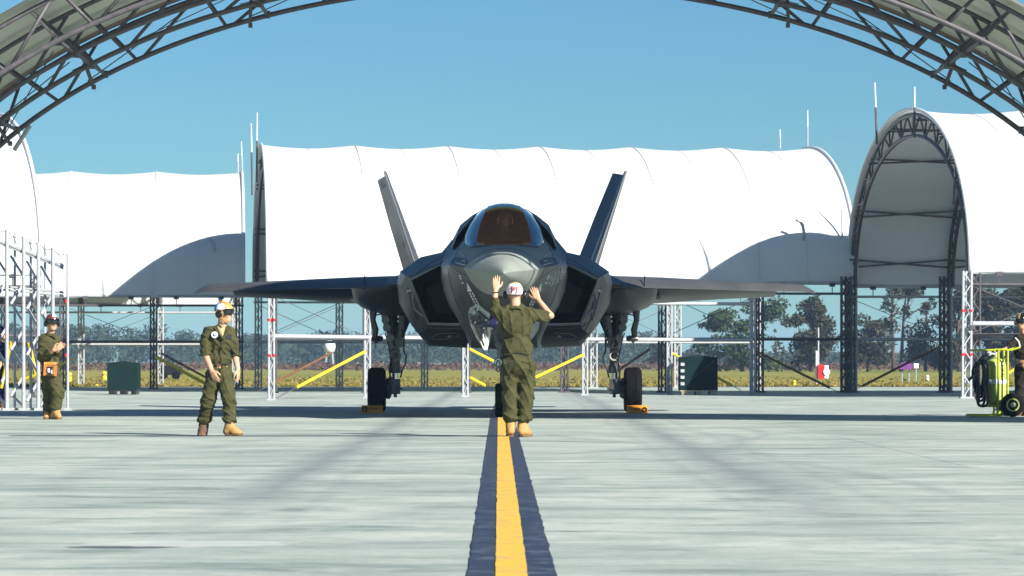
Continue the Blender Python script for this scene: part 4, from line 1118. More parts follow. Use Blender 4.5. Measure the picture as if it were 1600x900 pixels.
for sg in (-1, 1):
    def X(x): return 788+sg*(788-x)*-1 if sg == 1 else x
    def X(x, sg=sg): return x if sg == -1 else 1576-x
    ribbon([(X(695),411),(X(710),421),(X(735),437)], .007, M_seam, 'panel_seam')
    ribbon([(X(718),388),(X(712),400),(X(706),412)], .006, M_seam, 'panel_seam')
    ribbon([(X(716),392),(X(727),402),(X(729),415)], .005, M_blackp, 'panel_seam')
    ribbon([(X(729),415),(X(713),411)], .005, M_blackp, 'panel_seam')
    ribbon([(X(650),452),(X(645),468),(X(648),482),(X(658),491),(X(670),497)], .022, M_seam, 'pale_arc_stripe', nac[0] if sg == 1 else nac[1])
    ribbon([(X(637),448),(X(642),470),(X(651),500)], .006, M_gear, 'panel_seam', nac[0] if sg == 1 else nac[1])
    ribbon([(X(700),418),(X(703),440),(X(712),470),(X(727),498)], .005, M_gear, 'panel_seam'); ribbon([(X(745),452),(X(741),470),(X(748),495)], .005, M_gear, 'panel_seam')
    ribbon([(X(697),412),(X(690),402),(X(697),392)], .005, M_seam, 'panel_seam'); ribbon([(X(640),436),(X(655),424),(X(676),410),(X(694),401)], .006, M_seam, 'panel_seam')
    ribbon([(X(660),505),(X(667),512),(X(730),513)], .006, M_gear, 'panel_seam', nac[0] if sg == 1 else nac[1]); ribbon([(X(650),470),(X(653),500),(X(664),520)], .005, M_gear, 'panel_seam', nac[0] if sg == 1 else nac[1])
    ribbon([(X(700),385),(X(706),376),(X(710),362)], .005, M_seam, 'panel_seam')
    ribbon([(X(716),362),(X(722),356),(X(731),362)], .004, M_blackp, 'panel_seam')
    ribbon([(X(673),527),(X(686),521),(X(712),520),(X(718),524),(X(700),529),(X(680),530),(X(673),527)], .006, M_seam, 'belly_panel', nac[0] if sg == 1 else nac[1])
    patch([(X(636),453.5),(X(642),452),(X(642.5),454.5),(X(637),456.5)], M_mark, 'nacelle_marking')
    patch([(X(699),524.5),(X(705),523.2),(X(705),525.6),(X(700),526.6)], M_mark, 'nacelle_marking')
    # arrow of the rescue marking
    patch([(X(730),441),(X(736),451),(X(738),455),(X(731),455.5)], M_mark, 'arrow_marking')
    for k in range(5):
        y = 457+k*4.2; x = 733+k*2.2
        patch([(X(x),y),(X(x+2.6),y),(X(x+3.6),y+3.2),(X(x+1.0),y+3.2)], M_mark, 'arrow_marking'); patch([(X(x+4.4),y-.3),(X(x+6.6),y-.3),(X(x+7.6),y+2.8),(X(x+5.4),y+2.8)], M_mark, 'arrow_marking')
    for k in range(4):
        y = 430+k*3.6; x = 717.5+k*1.4
        if k != 2: patch([(X(x),y),(X(x+2.4),y-.2),(X(x+3.2),y+2.4),(X(x+.8),y+2.6)], M_mark, 'stencil_marking')
# warning text block on the right side of the nose, short dashes of lettering read at this size as lines
def text_on(txt, x, y, h, m, name, par, slant=0, shear=0, sx=1, bold=0, lift=.006):
    cu = bpy.data.curves.new('t', 'FONT'); cu.body = txt; cu.size = 1; cu.align_x = 'CENTER'; cu.align_y = 'CENTER'; cu.resolution_u = 2; cu.offset = bold
    o = bpy.data.objects.new('t', cu); COL.objects.link(o); dg = bpy.context.evaluated_depsgraph_get(); me = bpy.data.meshes.new_from_object(o.evaluated_get(dg))
    V = [(v.co.x, v.co.y) for v in me.vertices]; Fs = [tuple(p.vertices) for p in me.polygons]
    bpy.data.objects.remove(o); bpy.data.curves.remove(cu); bpy.data.meshes.remove(me)
    ca, sa = math.cos(slant), math.sin(slant); g = MB(); H = []
    for a, b in V:
        a = (a*sx+b*shear)*h; b = b*h; H.append(hit(x+a*ca+b*sa, y-b*ca+a*sa, lift))
    if any(q is None for q in H): return
    g.add(H, Fs); return g.build(name, m, par)
for k, tx in enumerate(('AIR', 'JET INTAKE', 'DANGER', 'KEEP CLEAR', 'INTAKE')):
    text_on(tx, 870+.3*(k % 2)-k*.9, 425+k*4.4, 4.6, M_mark, 'intake_warning_text', jet, slant=-.42)
for x in (725, 1576-725): text_on('AIR', x, 408, 5, M_mark, 'stencil_text', jet); text_on('1', x-1, 415, 5, M_mark, 'stencil_text', jet)
# formation light strips on the nose
for x0 in (838,): patch([(x0,409),(x0+3,408),(x0+8.5,420),(x0+5.5,422)], M_seam, 'formation_light')
# tail letter on the fin
finbvh = skin
skin = bvh_of([c for f in fins for c in f.children if c.name.startswith('rudder')])
text_on('V', 630, 385, 15, M_seam, 'tail_letter', fins[1], slant=.25); text_on('V', 597, 291, 15, M_seam, 'tail_letter', fins[1], slant=.25)
skin = finbvh
# wheel chocks
for sg in (1, -1):
    c = Vector((JX+sg*2.2+ sg*.06, 59.50, 0)); t = thing('wheel_chock', c, 'orange wheel chock in front of the %s main wheel of the jet' % ('right hand' if sg == 1 else 'left hand'), 'wheel chock', 'wheel chocks at the jet')
    g = MB(); w = .36; pr = [(-.11,0),(.11,0),(.11,.05),(.05,.135),(-.05,.135),(-.11,.06)]
    g.loft([[c+Vector((x, a, b)) for a, b in pr] for x in (-w/2, w/2)], closed=True, cap0=True, cap1=True); g.build('wedge', M_orange, t, fix=True)
    g = MB(); g.path([c+Vector((sg*(w/2-.06)+.035*math.cos(q), -.112, .065+.035*math.sin(q))) for q in np.linspace(0, 2*math.pi, 11)[:-1]], .011, n=5, closed=True); g.build('rope_ring', M_blackp, t)
    g = MB(); g.box(c+Vector((-sg*.03, -.10, .075)), (.16,.03,.035)); g.build('recess', M_pouch, t)
# ------------------------------------------------------------------ people: bodies grown from smooth blends of tapered limbs
def rotm(yaw=0, pitch=0, roll=0):
    return Matrix.Rotation(yaw, 3, 'Z') @ Matrix.Rotation(pitch, 3, 'X') @ Matrix.Rotation(roll, 3, 'Y')
def cone(a, b, r0, r1, k=.02): return ('c', Vector(a), Vector(b), r0, r1, k)
def ellp(c, r, R=None, k=.02): return ('e', Vector(c), r, R or Matrix.Identity(3), k)
def sdf_mesh(prims, res, fold=None):
    lo = np.array([1e9]*3); hi = -lo
    bbs = []
    for p in prims:
        if p[0] == 'c': pts = np.array([p[1], p[2]]); r = max(p[3], p[4])
        else: pts = np.array([p[1]]); r = max(p[2])
        a, b = pts.min(0)-r, pts.max(0)+r; bbs.append((a, b)); lo = np.minimum(lo, a); hi = np.maximum(hi, b)
    lo -= 3*res+.02; hi += 3*res+.02
    n = np.ceil((hi-lo)/res).astype(int)+1
    Fd = np.full(n, .2, dtype=np.float32)
    ax = [lo[i]+res*np.arange(n[i]) for i in range(3)]
    for p, (a, b) in zip(prims, bbs):
        k = p[-1]; mg = k+2.5*res+.01
        i0 = np.maximum(((a-mg-lo)/res).astype(int), 0); i1 = np.minimum(((b+mg-lo)/res).astype(int)+2, n)
        sl = tuple(slice(i0[i], i1[i]) for i in range(3))
        X, Y, Z = np.meshgrid(*[ax[i][sl[i]] for i in range(3)], indexing='ij')
        if p[0] == 'c':
            A = np.array(p[1]); B = np.array(p[2])-A; L = max(B.dot(B), 1e-9)
            qx, qy, qz = X-A[0], Y-A[1], Z-A[2]; t = np.clip((qx*B[0]+qy*B[1]+qz*B[2])/L, 0, 1)
            D = np.sqrt((qx-t*B[0])**2+(qy-t*B[1])**2+(qz-t*B[2])**2)-(p[3]+t*(p[4]-p[3]))
        else:
            R = np.array(p[3]).T; c = np.array(p[1]); qx, qy, qz = X-c[0], Y-c[1], Z-c[2]
            l = [(R[i][0]*qx+R[i][1]*qy+R[i][2]*qz)/p[2][i] for i in range(3)]
            k0 = np.sqrt(l[0]**2+l[1]**2+l[2]**2); k1 = np.sqrt((l[0]/p[2][0])**2+(l[1]/p[2][1])**2+(l[2]/p[2][2])**2)+1e-6
            D = k0*(k0-1)/k1
        O = Fd[sl]; h = np.maximum(k-np.abs(O-D), 0)/k
        Fd[sl] = np.minimum(O, D)-h*h*k*.25
    if fold is not None:
        near = np.abs(Fd) < .06
        I = np.argwhere(near); P = lo+I*res
        Fd[near] += fold(P).astype(np.float32)
    # surface nets
    ins = Fd < 0
    c = ins[:-1,:-1,:-1].astype(np.int8)
    tot = np.zeros(c.shape, np.int8)
    for dx in (0,1):
        for dy in (0,1):
            for dz in (0,1): tot += ins[dx:n[0]-1+dx, dy:n[1]-1+dy, dz:n[2]-1+dz]
    act = (tot > 0) & (tot < 8); idx = -np.ones(c.shape, np.int64); I = np.argwhere(act); idx[act] = np.arange(len(I))
    acc = np.zeros((len(I), 3)); cnt = np.zeros(len(I))
    cor = [(dx,dy,dz) for dx in (0,1) for dy in (0,1) for dz in (0,1)]
    for a in cor:
        for i in range(3):
            if a[i] == 0:
                b = list(a); b[i] = 1
                fa = Fd[I[:,0]+a[0], I[:,1]+a[1], I[:,2]+a[2]]; fb = Fd[I[:,0]+b[0], I[:,1]+b[1], I[:,2]+b[2]]
                m_ = (fa < 0) != (fb < 0); t = np.where(m_, fa/(fa-fb+1e-12), 0)
                e = np.tile(np.array(a, float), (len(I), 1)); e[:,i] += t
                acc[m_] += e[m_]; cnt[m_] += 1
    V = lo+res*(I+acc/np.maximum(cnt,1)[:,None])
    Fs = []
    for i in range(3):
        j, k = (i+1) % 3, (i+2) % 3
        s0 = [slice(1, n[q]-1) for q in range(3)]; s0[i] = slice(0, n[i]-1); s1 = list(s0); s1[i] = slice(1, n[i])
        a, b = ins[tuple(s0)], ins[tuple(s1)]; E = np.argwhere(a != b)
        if not len(E): continue
        flip = a[tuple(E.T)]
        off = np.array([s.start for s in s0]); C = E+off
        def cell(dj, dk):
            q = C.copy(); q[:,j] -= dj; q[:,k] -= dk; return idx[q[:,0], q[:,1], q[:,2]]
        q = np.stack([cell(1,1), cell(0,1), cell(0,0), cell(1,0)], 1)
        q[~flip] = q[~flip][:, ::-1]; Fs.append(q)
    Q = np.concatenate(Fs); return V, Q
def sdf_obj(name, prims, res, m, root, fold=None, label=None):
    V, Q = sdf_mesh(prims, res, fold)
    me = bpy.data.meshes.new(name); me.from_pydata(V.tolist(), [], Q.tolist()); me.materials.append(m)
    me.polygons.foreach_set('use_smooth', [True]*len(me.polygons)); me.update()
    o = bpy.data.objects.new(name, me); COL.objects.link(o); o.parent = root; o['o'] = root['o']
    if label: o['label'] = label
    return o
def head_prims(c, R, s=1.0, neck=None):
    def T(x, y, z): return Vector(c)+R @ Vector((x*s, y*s, z*s))
    P = [ellp(T(0,-.012,.03), (.076*s,.096*s,.092*s), R), ellp(T(0,.022,-.03), (.062*s,.074*s,.086*s), R, .03), ellp(T(0,.045,-.088), (.040*s,.042*s,.030*s), R, .035),
         cone(T(0,.092,.012), T(0,.112,-.028), .008*s, .014*s, .012), ellp(T(.078,-.008,-.012), (.010*s,.022*s,.034*s), R, .006), ellp(T(-.078,-.008,-.012), (.010*s,.022*s,.034*s), R, .006),
         ellp(T(.03,.082,.026), (.028*s,.014*s,.010*s), R, .014), ellp(T(-.03,.082,.026), (.028*s,.014*s,.010*s), R, .014),
         ellp(T(.04,.066,-.03), (.022*s,.02*s,.02*s), R, .02), ellp(T(-.04,.066,-.03), (.022*s,.02*s,.02*s), R, .02),
         ellp(T(0,.090,-.055), (.024*s,.012*s,.006*s), R, .004), ellp(T(0,.087,-.068), (.020*s,.012*s,.007*s), R, .004)]
    if neck is not None: P.append(cone(T(0,-.02,-.05), neck, .056*s, .062*s, .03))
    return P
def hand_prims(w, d, n, t, curl=.25, s=1.0, spread=.10):
    """wrist, direction to the fingers, normal out of the back of the hand, direction to the thumb side"""
    w = Vector(w); d = Vector(d).normalized(); t = Vector(t); t = (t-d*t.dot(d)).normalized(); n = Vector(n); n = (n-d*n.dot(d)-t*n.dot(t)).normalized()
    P = []; kn = []
    for i, o in enumerate((.033, .011, -.011, -.031)):
        k = w+d*(.090-.004*abs(i-1.2))*s+t*o*s*1.02; kn.append(k)
        P.append(cone(w+t*o*.62*s+d*.012*s, k, .0165*s, .0125*s, .014))
    for i, (k, L) in enumerate(zip(kn, (.074, .083, .077, .060))):
        dd = (d+t*(.16-.105*i)*spread*10*.5).normalized(); p = k
        for j, f in enumerate((.45, .30, .25)):
            a = curl*(j+.5)*(1+.12*i); v = (dd*math.cos(a)-n*math.sin(a)).normalized(); q = p+v*L*f*s
            P.append(cone(p, q, (.0100-.0009*j)*s, (.0092-.0009*j)*s, .003)); p = q
    b = w+d*.022*s+t*.028*s; m_ = b+(d*.62+t*.68-n*.25).normalized()*.042*s; e = m_+(d*.86+t*.34-n*.25).normalized()*.034*s; e2 = e+(d*.95+t*.1-n*.3).normalized()*.024*s
    P += [cone(b, m_, .0165*s, .0125*s, .012), cone(m_, e, .0122*s, .0105*s, .004), cone(e, e2, .0102*s, .0085*s, .003)]
    return P
def ell_patch(c, R, rad, th0, th1, ph0, ph1, thick, m, name, root, s=1.0, nt=10, npn=20, label=None):
    """closed curved shell: part of an ellipsoid round the head; azimuth 0 = face, theta from the crown"""
    c = Vector(c); rings = []
    for sh in (1, -1):
        for i in range(nt+1):
            th = th0+(th1-th0)*i/nt; row = []
            for k in range(npn+1):
                ph = ph0+(ph1-ph0)*k/npn
                o = (thick if sh > 0 else 0)
                v = Vector(((rad[0]+o)*math.sin(th)*math.sin(ph), (rad[1]+o)*math.sin(th)*math.cos(ph), (rad[2]+o)*math.cos(th)))*s
                row.append(c+R @ v)
            rings.append(row)
    A, B = rings[:nt+1], rings[nt+1:]
    g = MB(); g.loft(A); g.loft([list(reversed(r)) for r in B])
    for a, b in ((A[0], B[0]), (A[-1], B[-1])): g.loft([a, b])
    g.loft([[r[0] for r in A], [r[0] for r in B]]); g.loft([[r[-1] for r in A], [r[-1] for r in B]])
    g.v = [tuple(Vector(v)+Vector(root['o'])) for v in g.v]
    return g.build(name, m, root, smooth=True, sharp=50, label=label)
def ear_cups(c, R, root, m=M_blackp, s=1.0, m2=None):
    for sg in (-1, 1):
        g = MB(); cc = Vector(c)+R @ Vector((sg*.088*s, -.006*s, -.012*s))+Vector(root['o'])
        g.lathe(cc, R @ Vector((sg, 0, 0)), [(.03*s,-.012*s),(.042*s,-.008*s),(.044*s,.012*s),(.036*s,.028*s),(.018*s,.033*s)], 18); o = g.build('ear_defender', m, root, smooth=True, sharp=50)
        if m2:
            g = MB(); g.path([cc+R @ Vector((sg*.012*s, .046*s*math.cos(a), .046*s*math.sin(a))) for a in np.linspace(0, 2*math.pi, 17)[:-1]], .004*s, n=5, closed=True); g.build('cup_rim', m2, o)
def folds(spec, seed=0, amp=.010):
    """cloth folds; spec = list of (direction, frequency, weight)"""
    rng = np.random.RandomState(seed); ph = rng.rand(40)*6.28
    def f(P):
        w = np.stack([np.sin(P[:,1]*9+ph[0]+P[:,2]*4)+.6*np.sin(P[:,0]*17+ph[1]), np.sin(P[:,0]*11+ph[2]+P[:,2]*6)+.5*np.sin(P[:,2]*19+ph[5]), np.sin(P[:,0]*13+P[:,1]*8+ph[3])], 1)*.035
        Q = P+w; o = 0; env = .55+.45*np.sin(Q[:,2]*7.3+Q[:,0]*9+ph[4])
        for i, (d, fr, wt) in enumerate(spec):
            d = np.array(d, float); d /= np.linalg.norm(d); s_ = np.sin((Q @ d)*fr+ph[6+i]+1.3*np.sin(Q[:,2]*5+ph[12+i]))
            o = o+wt*((1-np.abs(s_))**2.2*1.6-.45)*(env if i % 2 else 1.15-env)
        return o*amp
    return f
def boot(name, root, ankle, heel, toe, top, m=M_boot, s=1.0):
    """ankle-high laced boot standing on the ground from heel to toe"""
    a = Vector(ankle); h = Vector(heel); t = Vector(toe); d = (t-h); d.z = 0; d.normalize(); sd = Vector((-d.y, d.x, 0))
    L = (t-h).length
    P = [cone(Vector(top), a, .052*s, .050*s, .02), cone(a, h+Vector((0,0,.05*s)), .052*s, .043*s, .03), cone(h+d*.02+Vector((0,0,.045*s)), h+d*L*.55+Vector((0,0,.045*s)), .040*s, .046*s, .03),
         cone(h+d*L*.5+Vector((0,0,.043*s)), t-d*.045*s+Vector((0,0,.042*s)), .047*s, .040*s, .03), cone(a-Vector((0,0,.02)), h+d*L*.5+Vector((0,0,.06*s)), .05*s, .042*s, .03)]
    o = sdf_obj(name, P, .010, m, root, folds([((0,0,1), 60, 1)], 3, .0035))
    g = MB(); q = []
    for f, w in ((-.03,.030),(.05,.041),(.35,.040),(.68,.050),(.88,.044),(.99,.022)): q.append((h+d*L*f, w*s))
    poly = [p+sd*w for p, w in q]+[p-sd*w for p, w in reversed(q)]
    ro = Vector(root['o']); g.prism([Vector((p.x, p.y, .004))+Vector((ro.x, ro.y, ro.z)) for p in poly], (0,0,.030)); g.build('sole', M_sole, o)
    g = MB()
    for k in range(5):
        c = a+d*(.048-.0)*s+(h+d*L*.55-a)*(.1+.14*k)+Vector((0,0,.035-.012*k)); g.tube(c+sd*.022*s+ro, c-sd*.022*s+ro, .005*s, n=4)
    g.build('lace', M_sole, o)
    return o
def strapless(*a): pass

class Figure:
    def __init__(s, x0, yf, d, label, group=None):
        s.d = d; s.k = F/d; s.x0 = x0; s.yf = yf
        s.root = thing('person', ((x0-CXP)*d/F, d, 0), label, 'person', group); s.z0 = HC+(HY-yf)*d/F
    def __call__(s, x, y, dy=0.0): return Vector(((x-s.x0)/s.k, dy, (s.yf-y)/s.k))

# --- marshaller seen from behind
A = Figure(808, 683, 40.7, 'marshaller in olive coveralls seen from behind, both hands raised to the jet', 'ground crew')
R = rotm(-.12, .06); hc = A(805, 459, .02); nk = A(806, 481, -.01)
lw, le, ls = A(774.3, 452, .10), A(772.5, 483, .02), A(781, 492, -.0)
rw, re_, rs = A(840.5, 467, .20), A(860.5, 493, .10), A(832, 492, .0)
skin_p = head_prims(hc, R, 1.0, nk)
skin_p += [cone(le, lw, .038, .030, .02), cone(A(780,497), le, .035, .036, .02), cone(re_, rw, .038, .029, .02), cone(rs, re_, .035, .037, .02)]
skin_p += hand_prims(lw, A(775.8,428,.14)-lw, (0,-1,.2), (1,0,0), .12, 1.0, .05)
skin_p += hand_prims(rw, A(832,446,.24)-rw, (-.25,-1,.2), (-1,0,-.3), .18, 1.0, .05)
skin_p += [ellp(A(807,510,0), (.15,.09,.17), None, .04), ellp(A(808,550,0), (.13,.09,.16), None, .05), cone(A(799,565), A(798,660), .05,.04,.02), cone(A(822,565), A(819,660), .05,.04,.02)]
sdf_obj('body', skin_p, .0068, M_skin, A.root)
cl = [cone(A(786,492), A(828,492), .085,.085,.05), ellp(A(806,508,-.01), (.195,.125,.17), None, .05), ellp(A(808.5,545,0), (.185,.13,.17), None, .06), ellp(A(810.5,572,-.015), (.195,.145,.13), None, .05),
      cone(A(797.5,572), A(796.5,618,.03), .106,.090,.04), cone(A(796.5,618,.03), A(797.5,653), .098,.082,.03), cone(A(824,572), A(822,618,.02), .106,.090,.04), cone(A(822,618,.02), A(819.5,653), .098,.080,.03),
      ellp(A(797.5,654), (.098,.10,.045), None, .02), ellp(A(820,654), (.096,.10,.045), None, .02),
      cone(A(789,492), A(776,488,.02), .085,.068,.05), cone(A(777,489,.02), A(773.5,471,.05), .066,.058,.03),
      cone(A(824,492), A(848,494,.07), .085,.070,.05), cone(A(845,494,.06), A(852,494.5,.08), .07,.064,.02),
      cone(A(800,481), A(812,481), .058,.058,.03)]
fa = folds([((.8,0,.6), 30, 1.0), ((-.6,.2,.8), 26, .9), ((.15,0,1), 40, .4), ((1,.2,.25), 34, .8)], 4, -.011)
cv = sdf_obj('coverall', cl, .0095, M_olive, A.root, fa)
def seam(root, pts, r, m=M_olived, name='seam', par=None):
    g = MB(); g.path([Vector(p)+Vector(root['o']) for p in pts], r, n=4); return g.build(name, m, par or root)
O = Vector(A.root['o'])
seam(A.root, [A(794,486,-.04), A(800,481.5,-.075), A(806,480,-.08), A(812,481.5,-.075), A(818,486,-.04)], .022, M_olive, 'collar', cv)
seam(A.root, [A(x, 552+1.5*math.sin(x*.2), -.128+.00045*abs(x-809)**1.6/1.6) for x in range(788, 832, 4)], .007, M_olived, 'waist_seam', cv)
seam(A.root, [A(786+.1*k, 580+k*8, .02-.004*k) for k in range(8)], .004, M_olived, 'leg_seam', cv)
for x in (796, 824):
    seam(A.root, [A(x-9,565,-.155), A(x+8,565,-.155), A(x+8,584,-.15)], .0035, M_olived, 'pocket', cv)
boot('boot', A.root, A(798,664,0), A(798,680,-.05), A(797,683,.19), A(798,650)); boot('boot', A.root, A(816.5,664,0), A(814,680,-.06), A(829,683,.12), A(818,650))
# cranial helmet with a white back panel and letters
cen = hc+R @ Vector((0,-.012,.03))
ell_patch(cen, R, (.088,.108,.100), 0, 1.55, -math.pi, math.pi, .008, M_helm_tan, 'helmet_shell', A.root)
wp_ = ell_patch(cen, R, (.099,.119,.109), .62, 1.86, math.pi-1.1, math.pi+1.1, .006, M_helm_wh, 'helmet_panel', A.root)
ell_patch(cen, R, (.09,.11,.10), 1.62, 2.0, math.pi-1.1, math.pi+1.1, .006, M_hair, 'hair', A.root)
ear_cups(hc, R, A.root, M_blackp, 1.18)
ell_patch(cen, R, (.094,.114,.105), 1.56, 1.68, math.pi-1.55, math.pi+1.55, .008, M_blackp, 'helmet_strap', A.root)
wv = bvh_of([wp_]); EYE2 = EYE.copy()
def letters_on(txt, bvh, cx, cy, h, m, name, par, d0):
    global skin
    keep = skin; skin = bvh; o = text_on(txt, cx, cy, h, m, name, par, bold=.010, lift=.016); skin = keep
    if o:
        o.location = Vector(A.root['o'])*0
    return o
letters_on('PI', wv, 803.4, 453.8, 14.0, M_red, 'helmet_letters', wp_, 40)
# black wrist strap
seam(A.root, [A(774.2,457,.085)+Vector((.036*math.cos(t), .036*math.sin(t), .006*math.cos(t))) for t in np.linspace(0, 2*math.pi, 13)], .008, M_blackp, 'wrist_strap')

# --- woman or man walking, looking to the right
B = Figure(343, 681, 41.4, 'crew member in olive coveralls and orange helmet walking and looking toward the jet', 'ground crew')
k9 = .90
R = rotm(-math.pi+1.15, -.02); hc = B(350.5, 489, -.0); nk = B(347, 513, .03)
skin_p = head_prims(hc, R, .95, nk)
lS, lE, lW = B(322,521,.0), B(322,555,-.06), B(333.5,580,-.21); rS, rE, rW = B(361,522,.05), B(367,557,.08), B(371.8,578,.0)
skin_p += [cone(lS, lE, .035,.036), cone(lE, lW, .038,.028), cone(rS, rE, .035,.036), cone(rE, rW, .042,.028)]
skin_p += hand_prims(lW, B(341,595,-.25)-lW, (-.5,-.8,.2), (.7,-.5,.3), .30, .92, .05)
skin_p += hand_prims(rW, B(373,598,-.03)-rW, (.8,-.4,0), (-.3,-.9,0), .30, .92, .05)
skin_p += [ellp(B(342,535), (.13,.085,.15), None, .04), ellp(B(342,570), (.12,.09,.14), None, .05), cone(B(333,590), B(326,628,.05), .05,.045,.02), cone(B(326,628,.05), B(317,662,.14), .045,.04,.02), cone(B(352,590), B(357,625,-.06), .05,.045,.02), cone(B(357,625,-.06), B(360,662,-.10), .045,.04,.02)]
sdf_obj('body', skin_p, .0068, M_skin, B.root)
cl = [cone(B(328,520,.0), B(357,520,.04), .075,.075,.05), cone(B(342,515,.02), B(351,515,.03), .06,.058,.04), ellp(B(342,537,.01), (.165,.115,.15), rotm(-.25), .05), ellp(B(342,562,.01), (.155,.12,.11), None, .05), ellp(B(342.5,584,.015), (.165,.13,.12), None, .05),
      cone(B(334,590,.03), B(325,626,.04), .100,.090,.03), cone(B(325,626,.04), B(318.5,654,.13), .088,.076,.03), ellp(B(317.5,656,.13), (.095,.09,.05), None, .03),
      cone(B(351.5,590,.0), B(358.5,624,-.07), .098,.086,.03), cone(B(358.5,624,-.07), B(360.5,654,-.09), .084,.076,.03), ellp(B(359.5,656,-.09), (.09,.09,.045), None, .03),
      cone(B(326,521), B(321,536,.0), .075,.068,.05), cone(B(321,536,-.02), B(322,552,-.06), .066,.062,.03), cone(B(358,522,.04), B(364,538,.06), .072,.065,.05), cone(B(364,538,.06), B(366.5,553,.08), .063,.060,.03)]
fb = folds([((.7,0,.7), 32, .9), ((-.7,.2,.6), 28, .8), ((.1,0,1), 44, .5), ((1,.2,.3), 36, .6)], 11, -.0125)
cv = sdf_obj('coverall', cl, .0095, M_olive, B.root, fb)
O = Vector(B.root['o'])
g = MB(); g.add([O+B(339.5,509,-.05), O+B(353,509,-.055), O+B(349.5,529,-.128), O+B(346,513,-.075)], [(0,3,2),(3,1,2)]); g.build('undershirt', M_shirt, B.root)
seam(B.root, [B(333,511,.0), B(338,516,-.075), B(344,523,-.118), B(349.5,530,-.128)], .020, M_olive, 'collar', cv); seam(B.root, [B(361,512,.02), B(357,516,-.06), B(353,523,-.105), B(349.8,530,-.122)], .018, M_olive, 'collar', cv)
seam(B.root, [B(349.5,530,-.130), B(349,545,-.128), B(347.5,565,-.122), B(346,585,-.125)], .005, M_olived, 'zip', cv)
seam(B.root, [B(322,566,-.02), B(330,568,-.10), B(342,569,-.122), B(354,568,-.10), B(361,566,-.01)], .008, M_olived, 'waist_seam', cv)
for (w, e) in ((lW, lE), (rW, rE)):
    pass
seam(B.root, [B(322,553.5,-.06)+Vector((.066*math.cos(t), .062*math.sin(t), .012*math.cos(t))) for t in np.linspace(0, 2*math.pi, 15)], .014, M_olive, 'rolled_cuff', cv)
seam(B.root, [B(366.5,554.5,.08)+Vector((.063*math.cos(t), .060*math.sin(t), .012*math.cos(t))) for t in np.linspace(0, 2*math.pi, 15)], .014, M_olive, 'rolled_cuff', cv)
def disc(root, c, nrm, r, m, name, par=None, th=.006, n=20):
    g = MB(); c = Vector(c)+Vector(root['o']); g.lathe(c, nrm, [(r,0),(r,th),(r*.9,th*1.4)], n); return g.build(name, m, par or root)
pt = disc(B.root, B(336.6,523.5,-.113), (-.15,-1,.18), .040, M_patchw, 'chest_patch')
disc(B.root, B(336.8,523,-.120), (-.15,-1,.18), .022, M_patchb, 'patch_emblem', pt); disc(B.root, B(337.2,522.6,-.128), (-.15,-1,.18), .012, M_patchw, 'patch_emblem', pt)
g = MB(); g.box(O+B(358.2,526,-.075), (.07,.012,.055), Matrix.Rotation(.35, 3, 'Z')); g.build('name_patch', M_blackp, B.root)
boot('boot', B.root, B(316.5,664,.15), B(317,680,.20), B(313.5,683,-.02), B(318,650,.13), M_bootd); boot('boot', B.root, B(360,664,-.10), B(355,680,-.10), B(380.5,682,-.17), B(360,650,-.09))  # one pair: trailing boot has its shade put into a darker colour
cen = hc+R @ Vector((0,-.012,.03))*.95
ell_patch(cen, R, (.085,.105,.098), 0, 1.45, -math.pi, math.pi, .007, M_helm_wh, 'helmet_shell', B.root, .96)
ell_patch(cen, R, (.093,.113,.105), .05, 1.40, -.95, .95, .010, M_helm_or, 'helmet_panel', B.root, .96)
ell_patch(cen, R, (.093,.113,.105), .45, 1.45, 2.0, 2.75, .010, M_helm_bl, 'helmet_panel', B.root, .96, label='blue panel at the back of the helmet')
ell_patch(cen, R, (.093,.113,.105), .05, .6, -math.pi, math.pi, .012, M_helm_or, 'helmet_crest', B.root, .96)
ell_patch(cen, R, (.094,.118,.105), 1.38, 2.02, -1.05, 1.05, .022, M_lens, 'goggles', B.root, .95)
ell_patch(cen, R, (.090,.108,.103), 1.45, 1.68, 1.0, 2*math.pi-1.0, .010, M_blackp, 'goggle_strap', B.root, .95)
ear_cups(hc, R, B.root, M_blackp, 1.12, M_helm_tan)
seam(B.root, [hc+R @ Vector((-.085,.01,-.05)), hc+R @ Vector((-.06,.05,-.10)), hc+R @ Vector((0,.06,-.118)), hc+R @ Vector((.06,.05,-.10)), hc+R @ Vector((.085,.01,-.05))], .006, M_helm_tan, 'chin_strap')

# --- leaning man by the lattice frame
C = Figure(79, 654.5, 53.2, 'man in olive coveralls and dark red helmet standing by the white lattice frame', 'ground crew')
R = rotm(-math.pi+.55, -.05); hc = C(81.5, 504, -.02); nk = C(79, 521, .02)
skin_p = head_prims(hc, R, .96, nk)
sS, sE, sW = C(68,534,-.03), C(66.5,560,-.05), C(88,546,-.30)
oS, oE, oW = C(87,534,.09), C(90,555,.06), C(92,544,-.24)
skin_p += [cone(sS, sE, .035,.036), cone(sE, sW, .036,.03), cone(oS, oE, .035,.036), cone(oE, oW, .042,.03)]
skin_p += hand_prims(sW, C(97,543,-.33)-sW, (0,-.5,-.9), (0,-.4,.9), .6, .95, .05) + hand_prims(oW, C(97,541,-.2)-oW, (.2,.5,-.6), (-.2,-.5,.9), .5, .95, .05)
skin_p += [ellp(C(78,545), (.13,.1,.17), None, .04), ellp(C(79,570), (.13,.1,.14), None, .05), cone(C(75.5,588,.05), C(75,640,.08), .05,.04,.02), cone(C(84,590,-.02), C(91,614,-.1), .05,.045,.02), cone(C(91,614,-.1), C(88.5,640,-.09), .045,.04,.02)]
sdf_obj('body', skin_p, .0075, M_skin, C.root)
